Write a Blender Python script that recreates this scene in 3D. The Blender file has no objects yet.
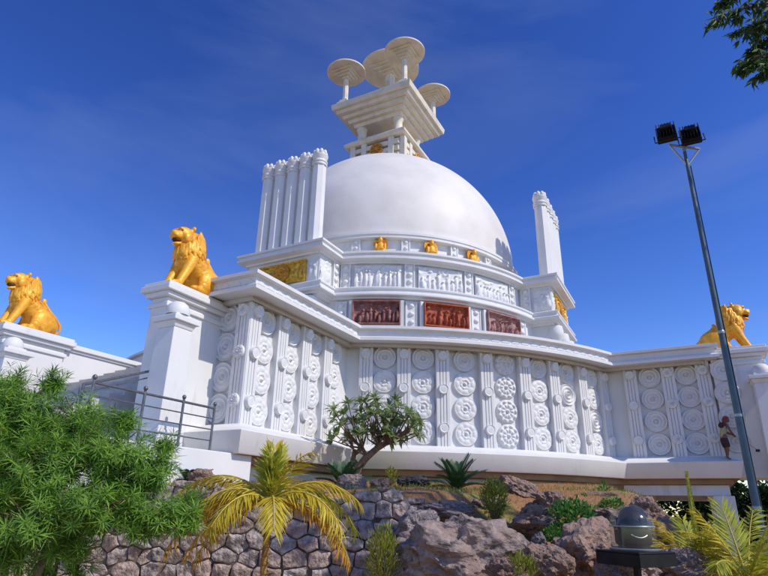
import bpy, bmesh, math, random
from mathutils import Vector, Matrix, Euler, noise
R = math.radians
rnd = random.Random(7)
scene = bpy.context.scene
COL = scene.collection

# ------------------------------------------------------------------ camera, sky, sun, exposure
PITCH, ROLL, FPX = R(21.066), R(1.073), 570.37          # 768 px wide picture
FWD = Vector((0, math.cos(PITCH), math.sin(PITCH)))
UP0 = Vector((0, -math.sin(PITCH), math.cos(PITCH)))
RT0 = Vector((1, 0, 0))
CX = RT0*math.cos(ROLL) + UP0*math.sin(ROLL)
CY = UP0*math.cos(ROLL) - RT0*math.sin(ROLL)            # camera up
cam_d = bpy.data.cameras.new('camera'); cam = bpy.data.objects.new('camera', cam_d); COL.objects.link(cam)
cam_d.sensor_width = 36; cam_d.lens = FPX/768*36; cam_d.clip_start = .05; cam_d.clip_end = 6000
mw = Matrix((CX, CY, -FWD)).transposed().to_4x4(); cam.matrix_world = mw
scene.camera = cam

SUN_AZ, SUN_EL = R(121), R(44)                            # azimuth clockwise from +Y
SUN_DIR = Vector((math.sin(SUN_AZ)*math.cos(SUN_EL), math.cos(SUN_AZ)*math.cos(SUN_EL), math.sin(SUN_EL)))
world = bpy.data.worlds.new('World'); scene.world = world; world.use_nodes = True
wn, wl = world.node_tree.nodes, world.node_tree.links
wn.clear()
w_out = wn.new('ShaderNodeOutputWorld'); w_bg = wn.new('ShaderNodeBackground')
sky = wn.new('ShaderNodeTexSky'); sky.sky_type = 'NISHITA'; sky.sun_disc = False
sky.sun_elevation = SUN_EL; sky.sun_rotation = SUN_AZ; sky.altitude = 50; sky.air_density = 1.0; sky.dust_density = .15; sky.ozone_density = 2.6
hs = wn.new('ShaderNodeHueSaturation'); hs.inputs['Saturation'].default_value = 1.22; hs.inputs['Hue'].default_value = .516; hs.inputs['Value'].default_value = 1.5
tc = wn.new('ShaderNodeTexCoord'); mp = wn.new('ShaderNodeMapping'); mp.inputs['Scale'].default_value = (1.1, 1.0, 4.2); mp.inputs['Rotation'].default_value = (.25, .18, .6); mp.inputs['Location'].default_value = (.62, .35, .9)
nz = wn.new('ShaderNodeTexNoise'); nz.inputs['Scale'].default_value = 1.25; nz.inputs['Detail'].default_value = 7; nz.inputs['Roughness'].default_value = .55; nz.inputs['Distortion'].default_value = .5
cr = wn.new('ShaderNodeValToRGB'); cr.color_ramp.elements[0].position = .43; cr.color_ramp.elements[1].position = .85
cr.color_ramp.elements[0].color = (0, 0, 0, 1); cr.color_ramp.elements[1].color = (.29, .29, .29, 1)
mx = wn.new('ShaderNodeMixRGB'); mx.inputs['Color2'].default_value = (5.0, 6.2, 9.0, 1)
wl.new(tc.outputs['Generated'], mp.inputs['Vector']); wl.new(mp.outputs[0], nz.inputs['Vector']); wl.new(nz.outputs['Fac'], cr.inputs['Fac'])
ga = wn.new('ShaderNodeGamma'); ga.inputs['Gamma'].default_value = 1.38
s1 = wn.new('ShaderNodeVectorMath'); s1.operation = 'SCALE'; s1.inputs['Scale'].default_value = 1/4.84
s2 = wn.new('ShaderNodeVectorMath'); s2.operation = 'SCALE'; s2.inputs['Scale'].default_value = 4.84*1.52
wl.new(sky.outputs[0], hs.inputs['Color']); wl.new(hs.outputs[0], s1.inputs[0]); wl.new(s1.outputs[0], ga.inputs['Color']); wl.new(ga.outputs[0], s2.inputs[0]); wl.new(s2.outputs[0], mx.inputs['Color1']); wl.new(cr.outputs['Color'], mx.inputs['Fac'])
wl.new(mx.outputs[0], w_bg.inputs['Color']); w_bg.inputs['Strength'].default_value = .095
wl.new(w_bg.outputs[0], w_out.inputs['Surface'])
sun_d = bpy.data.lights.new('sun', 'SUN'); sun_d.energy = 5.0; sun_d.angle = R(.53); sun_d.color = (1, .915, .765)
sun = bpy.data.objects.new('sun', sun_d); COL.objects.link(sun); sun.rotation_euler = SUN_DIR.to_track_quat('Z', 'Y').to_euler(); sun.location = (20, -20, 40)
scene.view_settings.view_transform = 'Standard'; scene.view_settings.look = 'None'; scene.view_settings.exposure = -0.40; scene.view_settings.gamma = 1
scene.cycles.max_bounces = 8; scene.cycles.transparent_max_bounces = 12

def at(px, py, D):
    """world point seen at a picture position (768x576), D metres away along +Y"""
    d = FWD*FPX + CX*(px-384) - CY*(py-288)
    return d*(D/d.y)

# ------------------------------------------------------------------ materials
def nt(m): return m.node_tree.nodes, m.node_tree.links
MATS = {}
def mat(name, col, rough=.6, col2=None, scale=3., detail=6., lo=.4, hi=.65, bump=0., bscale=20., metal=0., spec=.4,
        stain=None, sscale=1.2, sl=.55, sh=.75, coord='Object', stretch=None, trans=0., coat=0.):
    m = bpy.data.materials.new(name); m.use_nodes = True; n, l = nt(m); b = n['Principled BSDF']
    b.inputs['Roughness'].default_value = rough; b.inputs['Metallic'].default_value = metal
    b.inputs['Specular IOR Level'].default_value = spec; b.inputs['Base Color'].default_value = (*col, 1)
    if coat: b.inputs['Coat Weight'].default_value = coat
    t = n.new('ShaderNodeTexCoord'); vec = t.outputs[coord]
    last = None
    if col2:
        a = n.new('ShaderNodeTexNoise'); a.inputs['Scale'].default_value = scale; a.inputs['Detail'].default_value = detail
        r = n.new('ShaderNodeMapRange'); r.inputs['From Min'].default_value = lo; r.inputs['From Max'].default_value = hi
        x = n.new('ShaderNodeMixRGB'); x.inputs['Color1'].default_value = (*col, 1); x.inputs['Color2'].default_value = (*col2, 1)
        l.new(vec, a.inputs['Vector']); l.new(a.outputs['Fac'], r.inputs['Value']); l.new(r.outputs[0], x.inputs['Fac']); last = x.outputs[0]
    if stain:
        p = n.new('ShaderNodeMapping'); p.inputs['Scale'].default_value = stretch or (1, 1, 1)
        a = n.new('ShaderNodeTexNoise'); a.inputs['Scale'].default_value = sscale; a.inputs['Detail'].default_value = 8; a.inputs['Roughness'].default_value = .62
        r = n.new('ShaderNodeMapRange'); r.inputs['From Min'].default_value = sl; r.inputs['From Max'].default_value = sh
        x = n.new('ShaderNodeMixRGB'); x.inputs['Color1'].default_value = (*col, 1); x.inputs['Color2'].default_value = (*stain, 1)
        l.new(vec, p.inputs['Vector']); l.new(p.outputs[0], a.inputs['Vector']); l.new(a.outputs['Fac'], r.inputs['Value']); l.new(r.outputs[0], x.inputs['Fac'])
        if last: l.new(last, x.inputs['Color1'])
        last = x.outputs[0]
    if last: l.new(last, b.inputs['Base Color'])
    if bump:
        a = n.new('ShaderNodeTexNoise'); a.inputs['Scale'].default_value = bscale; a.inputs['Detail'].default_value = 8
        q = n.new('ShaderNodeBump'); q.inputs['Strength'].default_value = bump; q.inputs['Distance'].default_value = .03 if bump < .5 else .07
        l.new(vec, a.inputs['Vector']); l.new(a.outputs['Fac'], q.inputs['Height']); l.new(q.outputs[0], b.inputs['Normal'])
    MATS[name] = m
    return m
def leafmat(name, col, col2, rough=.45, tr=.35):
    """leaf colours vary by leaf (random per island) with some light passing through"""
    m = bpy.data.materials.new(name); m.use_nodes = True; n, l = nt(m); b = n['Principled BSDF']; out = n['Material Output']
    g = n.new('ShaderNodeNewGeometry'); x = n.new('ShaderNodeMixRGB'); x.inputs['Color1'].default_value = (*col, 1); x.inputs['Color2'].default_value = (*col2, 1)
    l.new(g.outputs['Random Per Island'], x.inputs['Fac']); l.new(x.outputs[0], b.inputs['Base Color']); b.inputs['Roughness'].default_value = rough
    b.inputs['Specular IOR Level'].default_value = .35
    t = n.new('ShaderNodeBsdfTranslucent'); l.new(x.outputs[0], t.inputs['Color'])
    s = n.new('ShaderNodeMixShader'); s.inputs['Fac'].default_value = tr
    l.new(b.outputs[0], s.inputs[1]); l.new(t.outputs[0], s.inputs[2]); l.new(s.outputs[0], out.inputs['Surface'])
    MATS[name] = m; return m

mat('white_paint', (.69, .69, .69), .55, (.65, .65, .65), 1.3, bump=.10, bscale=9, stain=(.43, .42, .395), sscale=1.8, sl=.61, sh=.92, stretch=(1.6, 1.6, .32))
mat('white_wall', (.69, .69, .69), .6, (.65, .65, .65), .9, bump=.12, bscale=7, stain=(.40, .39, .36), sscale=1.5, sl=.60, sh=.92, stretch=(1.8, 1.8, .25))
mat('relief_white', (.69, .69, .69), .5, (.64, .64, .65), 6, bump=.18, bscale=26, stain=(.5, .49, .47), sscale=3, sl=.6, sh=.85)
mat('umbrella_paint', (.70, .645, .54), .6, (.60, .545, .44), 1.5, bump=.1, bscale=8, stain=(.42, .38, .31), sscale=2.0, sl=.58, sh=.86)
mat('dome_paint', (.715, .69, .665), .5, (.65, .625, .60), .8, bump=.12, bscale=3.2, spec=.3, stain=(.63, .60, .575), sscale=.6, sl=.52, sh=.82, stretch=(1, 1, .7))
mat('niche_paint', (.74, .74, .735), .6, (.66, .66, .66), 3, bump=.1)
mat('dark_gap', (.10, .10, .105), .8)
mat('gold_paint', (.88, .43, .032), .42, (.72, .30, .018), 5, metal=.12, spec=.4, stain=(.36, .12, .015), sscale=6, sl=.55, sh=.78, bump=.25, bscale=26)
mat('gold_relief', (.78, .46, .05), .42, (.50, .25, .02), 9, metal=.3, bump=.15, bscale=20)
mat('gold_disc', (.62, .27, .015), .45, (.46, .17, .01), 7, metal=.3, bump=.1)
mat('dark_mouth', (.08, .015, .008), .6)
mat('terracotta', (.42, .095, .04), .7, (.28, .055, .03), 5, bump=.3, bscale=18)
mat('terracotta_dark', (.20, .075, .065), .75, (.33, .16, .15), 4, bump=.3, bscale=18)
mat('terracotta_pale', (.30, .13, .115), .75, (.42, .26, .235), 4, bump=.3, bscale=18)
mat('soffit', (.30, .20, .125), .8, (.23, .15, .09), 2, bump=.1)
mat('grey_wall', (.62, .645, .67), .75, (.54, .565, .59), 1.2, bump=.1, stain=(.36, .35, .33), sscale=1, sl=.55, sh=.8, stretch=(1.5, 1.5, .3))
mat('terrace_floor', (.5, .48, .46), .8, (.4, .39, .37), 3)
mat('steel', (.17, .175, .19), .42, metal=.6, col2=(.12, .12, .13), scale=10)
mat('pole_paint', (.085, .13, .165), .42, (.06, .095, .12), 4, metal=.2, bump=.05)
mat('lamp_black', (.008, .008, .009), .42, (.018, .018, .02), 12, bump=.1, spec=.25)
mat('lamp_grey', (.36, .37, .38), .4, metal=.6)
mat('tray_black', (.006, .006, .007), .45, (.014, .014, .015), 5, bump=.06, spec=.2)
mat('reflector', (.75, .76, .78), .18, metal=.9)
mat('stone', (.40, .325, .31), .85, (.55, .465, .445), 5, bump=1., bscale=13, stain=(.15, .12, .115), sscale=4.5, sl=.46, sh=.66)
mat('stone_warm', (.44, .33, .285), .85, (.57, .455, .41), 5, bump=1., bscale=13, stain=(.17, .12, .10), sscale=4.5, sl=.47, sh=.68)
mat('stone_pale', (.52, .47, .45), .85, (.38, .335, .32), 5, bump=1., bscale=14, stain=(.12, .10, .09), sscale=4.5, sl=.48, sh=.70)
mat('boulder', (.25, .18, .155), .85, (.47, .37, .335), 2.4, bump=1., bscale=7, stain=(.035, .028, .03), sscale=2.3, sl=.46, sh=.68)
mat('boulder_brown', (.27, .165, .125), .85, (.46, .33, .275), 2.6, bump=1., bscale=8, stain=(.055, .034, .03), sscale=2.6, sl=.47, sh=.68)
mat('boulder_black', (.022, .02, .021), .8, (.09, .08, .08), 3, bump=.6, bscale=8)
mat('mortar', (.16, .125, .105), .95, (.06, .05, .044), 6, bump=.4)
mat('bark', (.20, .135, .09), .9, (.11, .07, .048), 9, bump=.6, bscale=28)
mat('palm_trunk', (.42, .22, .06), .8, (.26, .13, .04), 14, bump=.5, bscale=30)
mat('frond_stem', (.48, .38, .05), .6)
mat('skin', (.16, .075, .045), .55)
mat('cloth_khaki', (.42, .37, .22), .9, (.33, .29, .17), 12, bump=.3, bscale=40)
mat('cloth_dark', (.035, .02, .025), .9, (.05, .03, .035), 12, bump=.3, bscale=40)
mat('cloth_red', (.27, .055, .05), .9, (.19, .035, .035), 12, bump=.3, bscale=40)
mat('pale_metal', (.38, .36, .34), .5)
mat('hair', (.015, .012, .01), .7)
leafmat('leaf_oleander', (.07, .19, .022), (.26, .45, .055), tr=.4)
leafmat('leaf_plumeria', (.13, .22, .07), (.40, .48, .24), rough=.38, tr=.45)
leafmat('leaf_yellow', (.52, .40, .025), (.66, .55, .06))
leafmat('leaf_lime', (.30, .36, .03), (.52, .50, .055))
leafmat('leaf_orange', (.55, .27, .02), (.62, .40, .035))
leafmat('leaf_cycad', (.018, .060, .022), (.05, .12, .04), tr=.15)
leafmat('leaf_bush', (.05, .16, .025), (.12, .30, .05))
leafmat('leaf_bush_yellow', (.17, .20, .02), (.32, .34, .045))
leafmat('leaf_mango', (.03, .075, .014), (.09, .16, .03), tr=.35)
leafmat('leaf_far', (.015, .035, .012), (.04, .08, .022), tr=.15)
leafmat('grass', (.12, .16, .02), (.30, .30, .05))
leafmat('dry_grass', (.52, .25, .05), (.62, .36, .11))

def glassmat():
    m = bpy.data.materials.new('clear_dome'); m.use_nodes = True; n, l = nt(m); n.clear()
    o = n.new('ShaderNodeOutputMaterial'); t = n.new('ShaderNodeBsdfTransparent'); t.inputs['Color'].default_value = (.90, .92, .90, 1)
    g = n.new('ShaderNodeBsdfGlossy'); g.inputs['Roughness'].default_value = .12; d = n.new('ShaderNodeBsdfDiffuse'); d.inputs['Color'].default_value = (.45, .47, .47, 1)
    lw = n.new('ShaderNodeLayerWeight'); lw.inputs['Blend'].default_value = .5
    a = n.new('ShaderNodeMixShader'); a.inputs['Fac'].default_value = .05; l.new(t.outputs[0], a.inputs[1]); l.new(d.outputs[0], a.inputs[2])
    mr = n.new('ShaderNodeMapRange'); pw = n.new('ShaderNodeMath'); pw.operation = 'POWER'; pw.inputs[1].default_value = 2.5; l.new(lw.outputs['Facing'], pw.inputs[0]); mr.inputs['To Min'].default_value = .05; mr.inputs['To Max'].default_value = .22; l.new(pw.outputs[0], mr.inputs['Value'])
    b = n.new('ShaderNodeMixShader'); l.new(mr.outputs[0], b.inputs['Fac']); l.new(a.outputs[0], b.inputs[1]); l.new(g.outputs[0], b.inputs[2])
    l.new(b.outputs[0], o.inputs['Surface']); MATS['clear_dome'] = m
glassmat()

def groundmat():
    m = bpy.data.materials.new('garden_soil'); m.use_nodes = True; n, l = nt(m); b = n['Principled BSDF']; b.inputs['Roughness'].default_value = .95
    t = n.new('ShaderNodeTexCoord')
    def noise_(s, lo, hi):
        a = n.new('ShaderNodeTexNoise'); a.inputs['Scale'].default_value = s; a.inputs['Detail'].default_value = 7; r = n.new('ShaderNodeMapRange')
        r.inputs['From Min'].default_value = lo; r.inputs['From Max'].default_value = hi; l.new(t.outputs['Object'], a.inputs['Vector']); l.new(a.outputs['Fac'], r.inputs['Value']); return r.outputs[0], a.outputs['Fac']
    f1, _ = noise_(.55, .53, .66); f2, _ = noise_(5, .4, .65); f3, h = noise_(24, .35, .7)
    def mix(f, c1, c2):
        x = n.new('ShaderNodeMixRGB'); l.new(f, x.inputs['Fac'])
        for i, c in ((1, c1), (2, c2)):
            if isinstance(c, tuple): x.inputs['Color%d' % i].default_value = (*c, 1)
            else: l.new(c, x.inputs['Color%d' % i])
        return x.outputs[0]
    soil = mix(f3, (.36, .175, .065), (.18, .10, .055)); grass = mix(f2, (.16, .19, .03), (.30, .26, .06))
    l.new(mix(f1, soil, grass), b.inputs['Base Color'])
    q = n.new('ShaderNodeBump'); q.inputs['Strength'].default_value = .7; q.inputs['Distance'].default_value = .05; l.new(h, q.inputs['Height']); l.new(q.outputs[0], b.inputs['Normal'])
    MATS['garden_soil'] = m
groundmat()

# ------------------------------------------------------------------ mesh helpers
class MB:
    def __init__(s): s.v = []; s.f = []
    def add(s, vs, fs, M=None):
        k = len(s.v)
        for p in vs:
            p = Vector(p); s.v.append(tuple(M @ p) if M is not None else tuple(p))
        s.f += [tuple(k+i for i in q) for q in fs]; return s
    def box(s, x0, x1, y0, y1, z0, z1, M=None):
        v = [(x0,y0,z0),(x1,y0,z0),(x1,y1,z0),(x0,y1,z0),(x0,y0,z1),(x1,y0,z1),(x1,y1,z1),(x0,y1,z1)]
        return s.add(v, [(3,2,1,0),(4,5,6,7),(0,1,5,4),(1,2,6,5),(2,3,7,6),(3,0,4,7)], M)
    def frustum(s, r0, r1, z0, z1, M=None, cx=0, cy=0):
        v = [(cx-r0,cy-r0,z0),(cx+r0,cy-r0,z0),(cx+r0,cy+r0,z0),(cx-r0,cy+r0,z0),(cx-r1,cy-r1,z1),(cx+r1,cy-r1,z1),(cx+r1,cy+r1,z1),(cx-r1,cy+r1,z1)]
        return s.add(v, [(3,2,1,0),(4,5,6,7),(0,1,5,4),(1,2,6,5),(2,3,7,6),(3,0,4,7)], M)
    def lathe(s, prof, n=32, M=None, cap=True, phase=0.):
        v = []; f = []
        for (r, z) in prof:
            for i in range(n):
                a = 2*math.pi*i/n+phase; v.append((r*math.cos(a), r*math.sin(a), z))
        for j in range(len(prof)-1):
            for i in range(n):
                a, b = j*n+i, j*n+(i+1) % n; f.append((a, b, b+n, a+n))
        if cap:
            f.append(tuple(reversed(range(n)))); f.append(tuple(range((len(prof)-1)*n, len(prof)*n)))
        return s.add(v, f, M)
    def tube(s, pts, rad, n=8, M=None):
        pts = [Vector(p) for p in pts]
        if not isinstance(rad, (list, tuple)): rad = [rad]*len(pts)
        v = []; f = []; ref = None
        for i, p in enumerate(pts):
            t = (pts[min(i+1, len(pts)-1)]-pts[max(i-1, 0)]).normalized()
            if ref is None: ref = t.orthogonal().normalized()
            ref = (ref-t*ref.dot(t)); ref = ref.normalized() if ref.length > 1e-6 else t.orthogonal().normalized()
            b = t.cross(ref)
            for k in range(n):
                a = 2*math.pi*k/n; v.append(p+(ref*math.cos(a)+b*math.sin(a))*rad[i])
        for j in range(len(pts)-1):
            for i in range(n):
                a, c = j*n+i, j*n+(i+1) % n; f.append((a, c, c+n, a+n))
        f.append(tuple(reversed(range(n)))); f.append(tuple(range((len(pts)-1)*n, len(pts)*n)))
        return s.add(v, f, M)
    def ell(s, c, r, n=16, m=10, rot=None):
        v = [(0, 0, -1)]; f = []
        for j in range(1, m):
            t = -math.pi/2+math.pi*j/m
            for i in range(n):
                a = 2*math.pi*i/n; v.append((math.cos(t)*math.cos(a), math.cos(t)*math.sin(a), math.sin(t)))
        v.append((0, 0, 1)); e = len(v)-1
        for i in range(n):
            f.append((0, 1+(i+1) % n, 1+i)); f.append((e, e-n+i, e-n+(i+1) % n))
            for j in range(m-2):
                a, b = 1+j*n+i, 1+j*n+(i+1) % n; f.append((a, b, b+n, a+n))
        M = Matrix.Translation(Vector(c)) @ (rot.to_matrix().to_4x4() if rot else Matrix.Identity(4)) @ Matrix.Diagonal((r[0], r[1], r[2], 1))
        return s.add(v, f, M)
    def mesh(s, name, m=None, smooth=None):
        me = bpy.data.meshes.new(name); me.from_pydata(s.v, [], s.f); me.update()
        if m: me.materials.append(MATS[m])
        if smooth is not None:
            me.shade_smooth()
            if smooth < 179: me.set_sharp_from_angle(angle=R(smooth))
        return me
    def obj(s, name, m, parent=None, smooth=None, bevel=0., loc=(0, 0, 0), rotz=0.):
        return put(name, s.mesh(name, m, smooth), parent, loc, rotz, bevel)
def put(name, me, parent=None, loc=(0, 0, 0), rotz=0., bevel=0., rot=None):
    o = bpy.data.objects.new(name, me); COL.objects.link(o); o.parent = parent; o.location = loc
    o.rotation_euler = rot if rot is not None else (0, 0, rotz)
    if bevel:
        b = o.modifiers.new('bevel', 'BEVEL'); b.width = bevel; b.segments = 2; b.limit_method = 'ANGLE'; b.angle_limit = R(35)
    return o
def tag(o, label, cat, group=None, kind=None):
    if label: o['label'] = label
    if cat: o['category'] = cat
    if group: o['group'] = group
    if kind: o['kind'] = kind
    return o
def thing(name, label, cat, loc=(0, 0, 0), rotz=0., group=None):
    o = bpy.data.objects.new(name, None); COL.objects.link(o); o.location = loc; o.rotation_euler = (0, 0, rotz); o.empty_display_size = .3
    return tag(o, label, cat, group)
def remeshed(mb, voxel, iters=6, fac=.5):
    """union of the pieces as one continuous skin"""
    me = mb.mesh('tmp'); o = bpy.data.objects.new('tmp', me); COL.objects.link(o)
    r = o.modifiers.new('r', 'REMESH'); r.mode = 'VOXEL'; r.voxel_size = voxel
    s = o.modifiers.new('s', 'SMOOTH'); s.iterations = iters; s.factor = fac
    dg = bpy.context.evaluated_depsgraph_get(); out = bpy.data.meshes.new_from_object(o.evaluated_get(dg))
    bpy.data.objects.remove(o); bpy.data.meshes.remove(me); out.shade_smooth(); return out
# ------------------------------------------------------------------ the ground
def sst(a, b, x):
    t = max(0., min(1., (x-a)/(b-a))); return t*t*(3-2*t)
WALL_Y = 9.4
def ground_z(x, y):
    low = -1.6
    top = .20+min(max(y-9.4, 0), 9)*.06+.05*noise.noise((x*.7, y*.7, 3))
    xb = 4.4+(y-9)*.27
    front = sst(9.42, 9.62, y) if x < .9 else sst(9.42-min(2.2, (x-.9)*1.4), 9.62+min(1.6, (x-.9)*.9), y)
    side = 1-sst(xb-.4, xb+1.5, x)
    left = sst(-17, -13, x)
    h = low+(top-low)*front*side*left
    return h+.07*noise.noise((x*.5, y*.5, 0))+.03*noise.noise((x*2.1, y*2.1, 0))
def make_ground():
    xs = [-3000, -600, -150, -60, -30]+[-18+.25*i for i in range(153)]+[30, 60, 150, 600, 3000]
    ys = [-600, -150, -40, -12, -4]+[2+.5*i for i in range(12)]+[8+.16*i for i in range(100)]+[24.5+1.5*i for i in range(12)]+[50, 80, 150, 400, 1200, 4000]
    v = []; f = []
    for y in ys:
        for x in xs: v.append((x, y, ground_z(x, y) if (abs(x) < 25 and 2 <= y < 30) else -1.6-(.0 if y < 60 else min(30, (y-60)*.05))))
    n = len(xs)
    for j in range(len(ys)-1):
        for i in range(n-1):
            a = j*n+i; f.append((a, a+1, a+n+1, a+n))
    o = MB().add(v, f).obj('ground', 'garden_soil', smooth=180); o['kind'] = 'structure'; o['label'] = 'sloping garden ground of orange soil and patchy grass'
make_ground()

# ------------------------------------------------------------------ the stupa
STUPA = thing('stupa', 'white domed stupa with carved round terrace and stone umbrellas', 'stupa', (.157, 31.618, 0), R(-117.892))
NA = 44
def outline(Rr, arms, o=0.):
    """plan outline: circle of radius Rr with arms; arms = {quarter: (lo, hi, length)} lo/hi sideways limits (None = open circle on that side)"""
    r = Rr+o; pts = []
    for q in range(4):
        c, s = [(1, 0), (0, 1), (-1, 0), (0, -1)][q]
        rotp = lambda x, y: (x*c-y*s, x*s+y*c)
        if q in arms:
            lo, hi, ln = arms[q]; lo2, hi2 = lo-o, hi+o; ln2 = ln+o
            a_lo = math.asin(lo2/r); a_hi = math.asin(hi2/r)
            # arc up to the arm then the arm
            st = -math.pi/4
            n = NA//2
            for i in range(n+1):
                a = st+(a_lo-st)*i/n; pts.append(rotp(r*math.cos(a), r*math.sin(a)))
            pts += [rotp(ln2, lo2), rotp(ln2, hi2)]
            for i in range(n+1):
                a = a_hi+(math.pi/4-a_hi)*i/n
                if i == n: continue
                pts.append(rotp(r*math.cos(a), r*math.sin(a)))
        else:
            for i in range(NA+4):
                a = -math.pi/4+(math.pi/2)*i/(NA+4); pts.append(rotp(r*math.cos(a), r*math.sin(a)))
    return pts
def sweep(Rr, arms, prof, top=False, bottom=False):
    mb = MB(); L = []
    for o, z in prof:
        p = outline(Rr, arms, o); L.append(len(p)); mb.v += [(x, y, z) for x, y in p]
    n = L[0]
    for j in range(len(prof)-1):
        for i in range(n):
            a, b = j*n+i, j*n+(i+1) % n; mb.f.append((a, b, b+n, a+n))
    if top: mb.f.append(tuple(range((len(prof)-1)*n, len(prof)*n)))
    if bottom: mb.f.append(tuple(reversed(range(n))))
    return mb
RL, HW, AE, AR = 13.683, 5.585, 17.74, 15.98
TER = {0: (2.9, HW, AE), 1: (-HW, HW, AR)}
TER0 = {0: (2.9, HW, AE)}
sweep(RL, TER, [(-.8, 1.80), (-.8, 5.25)]).obj('terrace_wall', 'white_wall', STUPA, 30)
TW = [o for o in STUPA.children if o.name.startswith('terrace_wall')][0]
cor = sweep(RL, TER, [(-1.05, 5.16), (-.10, 5.12), (-.06, 5.10), (0, 5.10), (.0, 5.20), (-.05, 5.235), (-.12, 5.25), (-.12, 5.46), (-.05, 5.475), (.02, 5.49), (.02, 5.585), (-.03, 5.60), (-.55, 5.62), (-.58, 5.0)]).obj('terrace_cornice', 'white_paint', STUPA, 30)
sweep(RL, TER, [(-.5, 4.98), (-.57, 5.02)], top=True).obj('terrace_floor', 'terrace_floor', STUPA)
ledge = sweep(RL, TER, [(-1.05, 1.84), (-.50, 1.84), (-.46, 1.80), (-.02, 1.63), (.06, 1.62), (.08, 1.60), (-.05, 1.12), (-.08, 1.09)]).obj('terrace_ledge', 'white_paint', STUPA, 30)
ledge['label'] = 'smooth white ledge projecting below the carved terrace wall'
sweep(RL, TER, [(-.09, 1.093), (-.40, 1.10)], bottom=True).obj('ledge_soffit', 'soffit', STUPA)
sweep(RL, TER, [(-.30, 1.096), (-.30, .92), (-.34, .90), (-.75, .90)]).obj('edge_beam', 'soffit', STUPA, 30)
sweep(RL, TER0, [(-.72, 1.08), (-.72, -1.9)]).obj('base_wall', 'grey_wall', STUPA, 30)
# open storey under the right arm: beams and columns
for x in (4.75, -5.1):
    MB().box(x, x+.4, 12.3, 15.55, .56, .895).obj('lintel', 'grey_wall', STUPA, bevel=.015)
MB().box(-4.69, 4.74, 14.9, 15.3, .58, .895).obj('lintel', 'grey_wall', STUPA, bevel=.015)
for x, y in ((4.72, 15.02), (-5.2, 15.02), (-.3, 15.02)):
    MB().box(x, x+.62, y, y+.62, -1.9, .575 if x > -1 and x < 1 else .555).obj('column', 'grey_wall', STUPA, bevel=.02)

# --- frieze triangles on the cornice
tri = MB().add([(-.16, 0, -.07), (.16, 0, -.07), (0, 0, .085), (-.16, .05, -.07), (.16, .05, -.07), (0, .05, .085)], [(0, 1, 2), (5, 4, 3), (0, 3, 4, 1), (1, 4, 5, 2), (2, 5, 3, 0)]).mesh('frieze_triangle', 'white_paint')
# a face frame: origin on the wall, +X along the wall, -Y outwards, Z up ;  rotz turns (0,-1) to the outward normal
def along(rotz_normal): return rotz_normal+math.pi/2
k0 = math.sqrt(RL**2-HW**2)
def on_arc(ang, off): return ((RL+off)*math.cos(ang), (RL+off)*math.sin(ang)), along(ang)
spots = []
a0 = math.asin(HW/RL)
n = 25
for i in range(n): spots.append(on_arc(a0+.016+(math.pi/2-2*a0-.032)*(i+.5)/n, -.105))
for i in range(13): spots.append(((k0+.2+(AE-.35-k0)*(i+.5)/13, HW-.105), along(math.pi/2)))
for i in range(6): spots.append(((AE-.105, 3.05+.4*i+.2), along(0)))
for i in range(8): spots.append(((HW-.105, k0+.2+(AR-.35-k0)*(i+.5)/8), along(0)))
for (x, y), rz in spots: put('frieze_triangle', tri, cor, (x, y, 5.355), rz)

# --- pilasters, roundels and medallions on the terrace wall
def pilaster_mesh(w=.45, d=.22, z0=1.80, z1=5.14):
    m = MB(); h = w/2
    m.box(-h, h, -d+.035, .06, z0, z1)
    for c, ww in ((-h+.055, .11), (-.05, .085), (.05, .085), (h-.055, .11)): m.box(c-ww/2, c+ww/2, -d, -d+.04, z0, z1-.002)
    return m.mesh('pilaster', 'white_paint')
def disc_mesh(kind, rad, th, mt='relief_white'):
    """carved round: polar height field. 0 rings, 1 lotus, 2 beaded lotus, 3 plain button"""
    nr, ns = (18, 64) if kind in (1, 2) else (18, 36)
    if kind == 3: nr, ns = 8, 24
    v = []; f = []
    for j in range(nr+1):
        t = j/nr
        for i in range(ns):
            a = 2*math.pi*i/ns
            if kind == 0: h = .55+.28*math.cos(t*math.pi*2*3.1)*(.6+.4*(1-t))+(.3 if t < .16 else 0)
            elif kind == 1:
                pet = abs(math.cos(a*4)); pet2 = abs(math.sin(a*4))
                h = .5+.26*max(0, 1-((t-.68)/.26)**2)*(.45+.55*pet**.7)+.28*max(0, 1-((t-.36)/.12)**2)*(.6+.4*pet2**.5)+(.55*max(0, 1-(t/.18)**2))
                if t > .9: h = max(h, .62)
            elif kind == 2:
                pet = .5+.5*math.cos(a*10)
                h = .5+.5*max(0, 1-((t-.8)/.13)**2)*pet+.4*max(0, 1-((t-.45)/.2)**2)*abs(math.cos(a*5))**.7+(.7*max(0, 1-(t/.18)**2))
            else: h = .85+(.08 if t > .8 else 0)-(.05 if .5 < t <= .8 else 0)
            rr = rad*t
            if j == nr: h = .35
            v.append((rr*math.cos(a), -th*h, rr*math.sin(a)))
    b = len(v)
    for i in range(ns):
        a = 2*math.pi*i/ns; v.append((rad*1.01*math.cos(a), .02, rad*1.01*math.sin(a)))
    for j in range(nr+1):
        for i in range(ns):
            p, q = j*ns+i, j*ns+(i+1) % ns; f.append((p, q, q+ns, p+ns))
    me = MB().add(v, f).mesh('medallion', mt, 50); return me
PIL = pilaster_mesh(); DISC = [disc_mesh(k, .392, .14) for k in (0, 1, 2)]; BTN = disc_mesh(3, .17, .12); BTN2 = disc_mesh(1, .175, .12)
DZ = (4.70, 3.90, 3.09, 2.28); BZ = (4.78, 3.66, 2.42)
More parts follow.
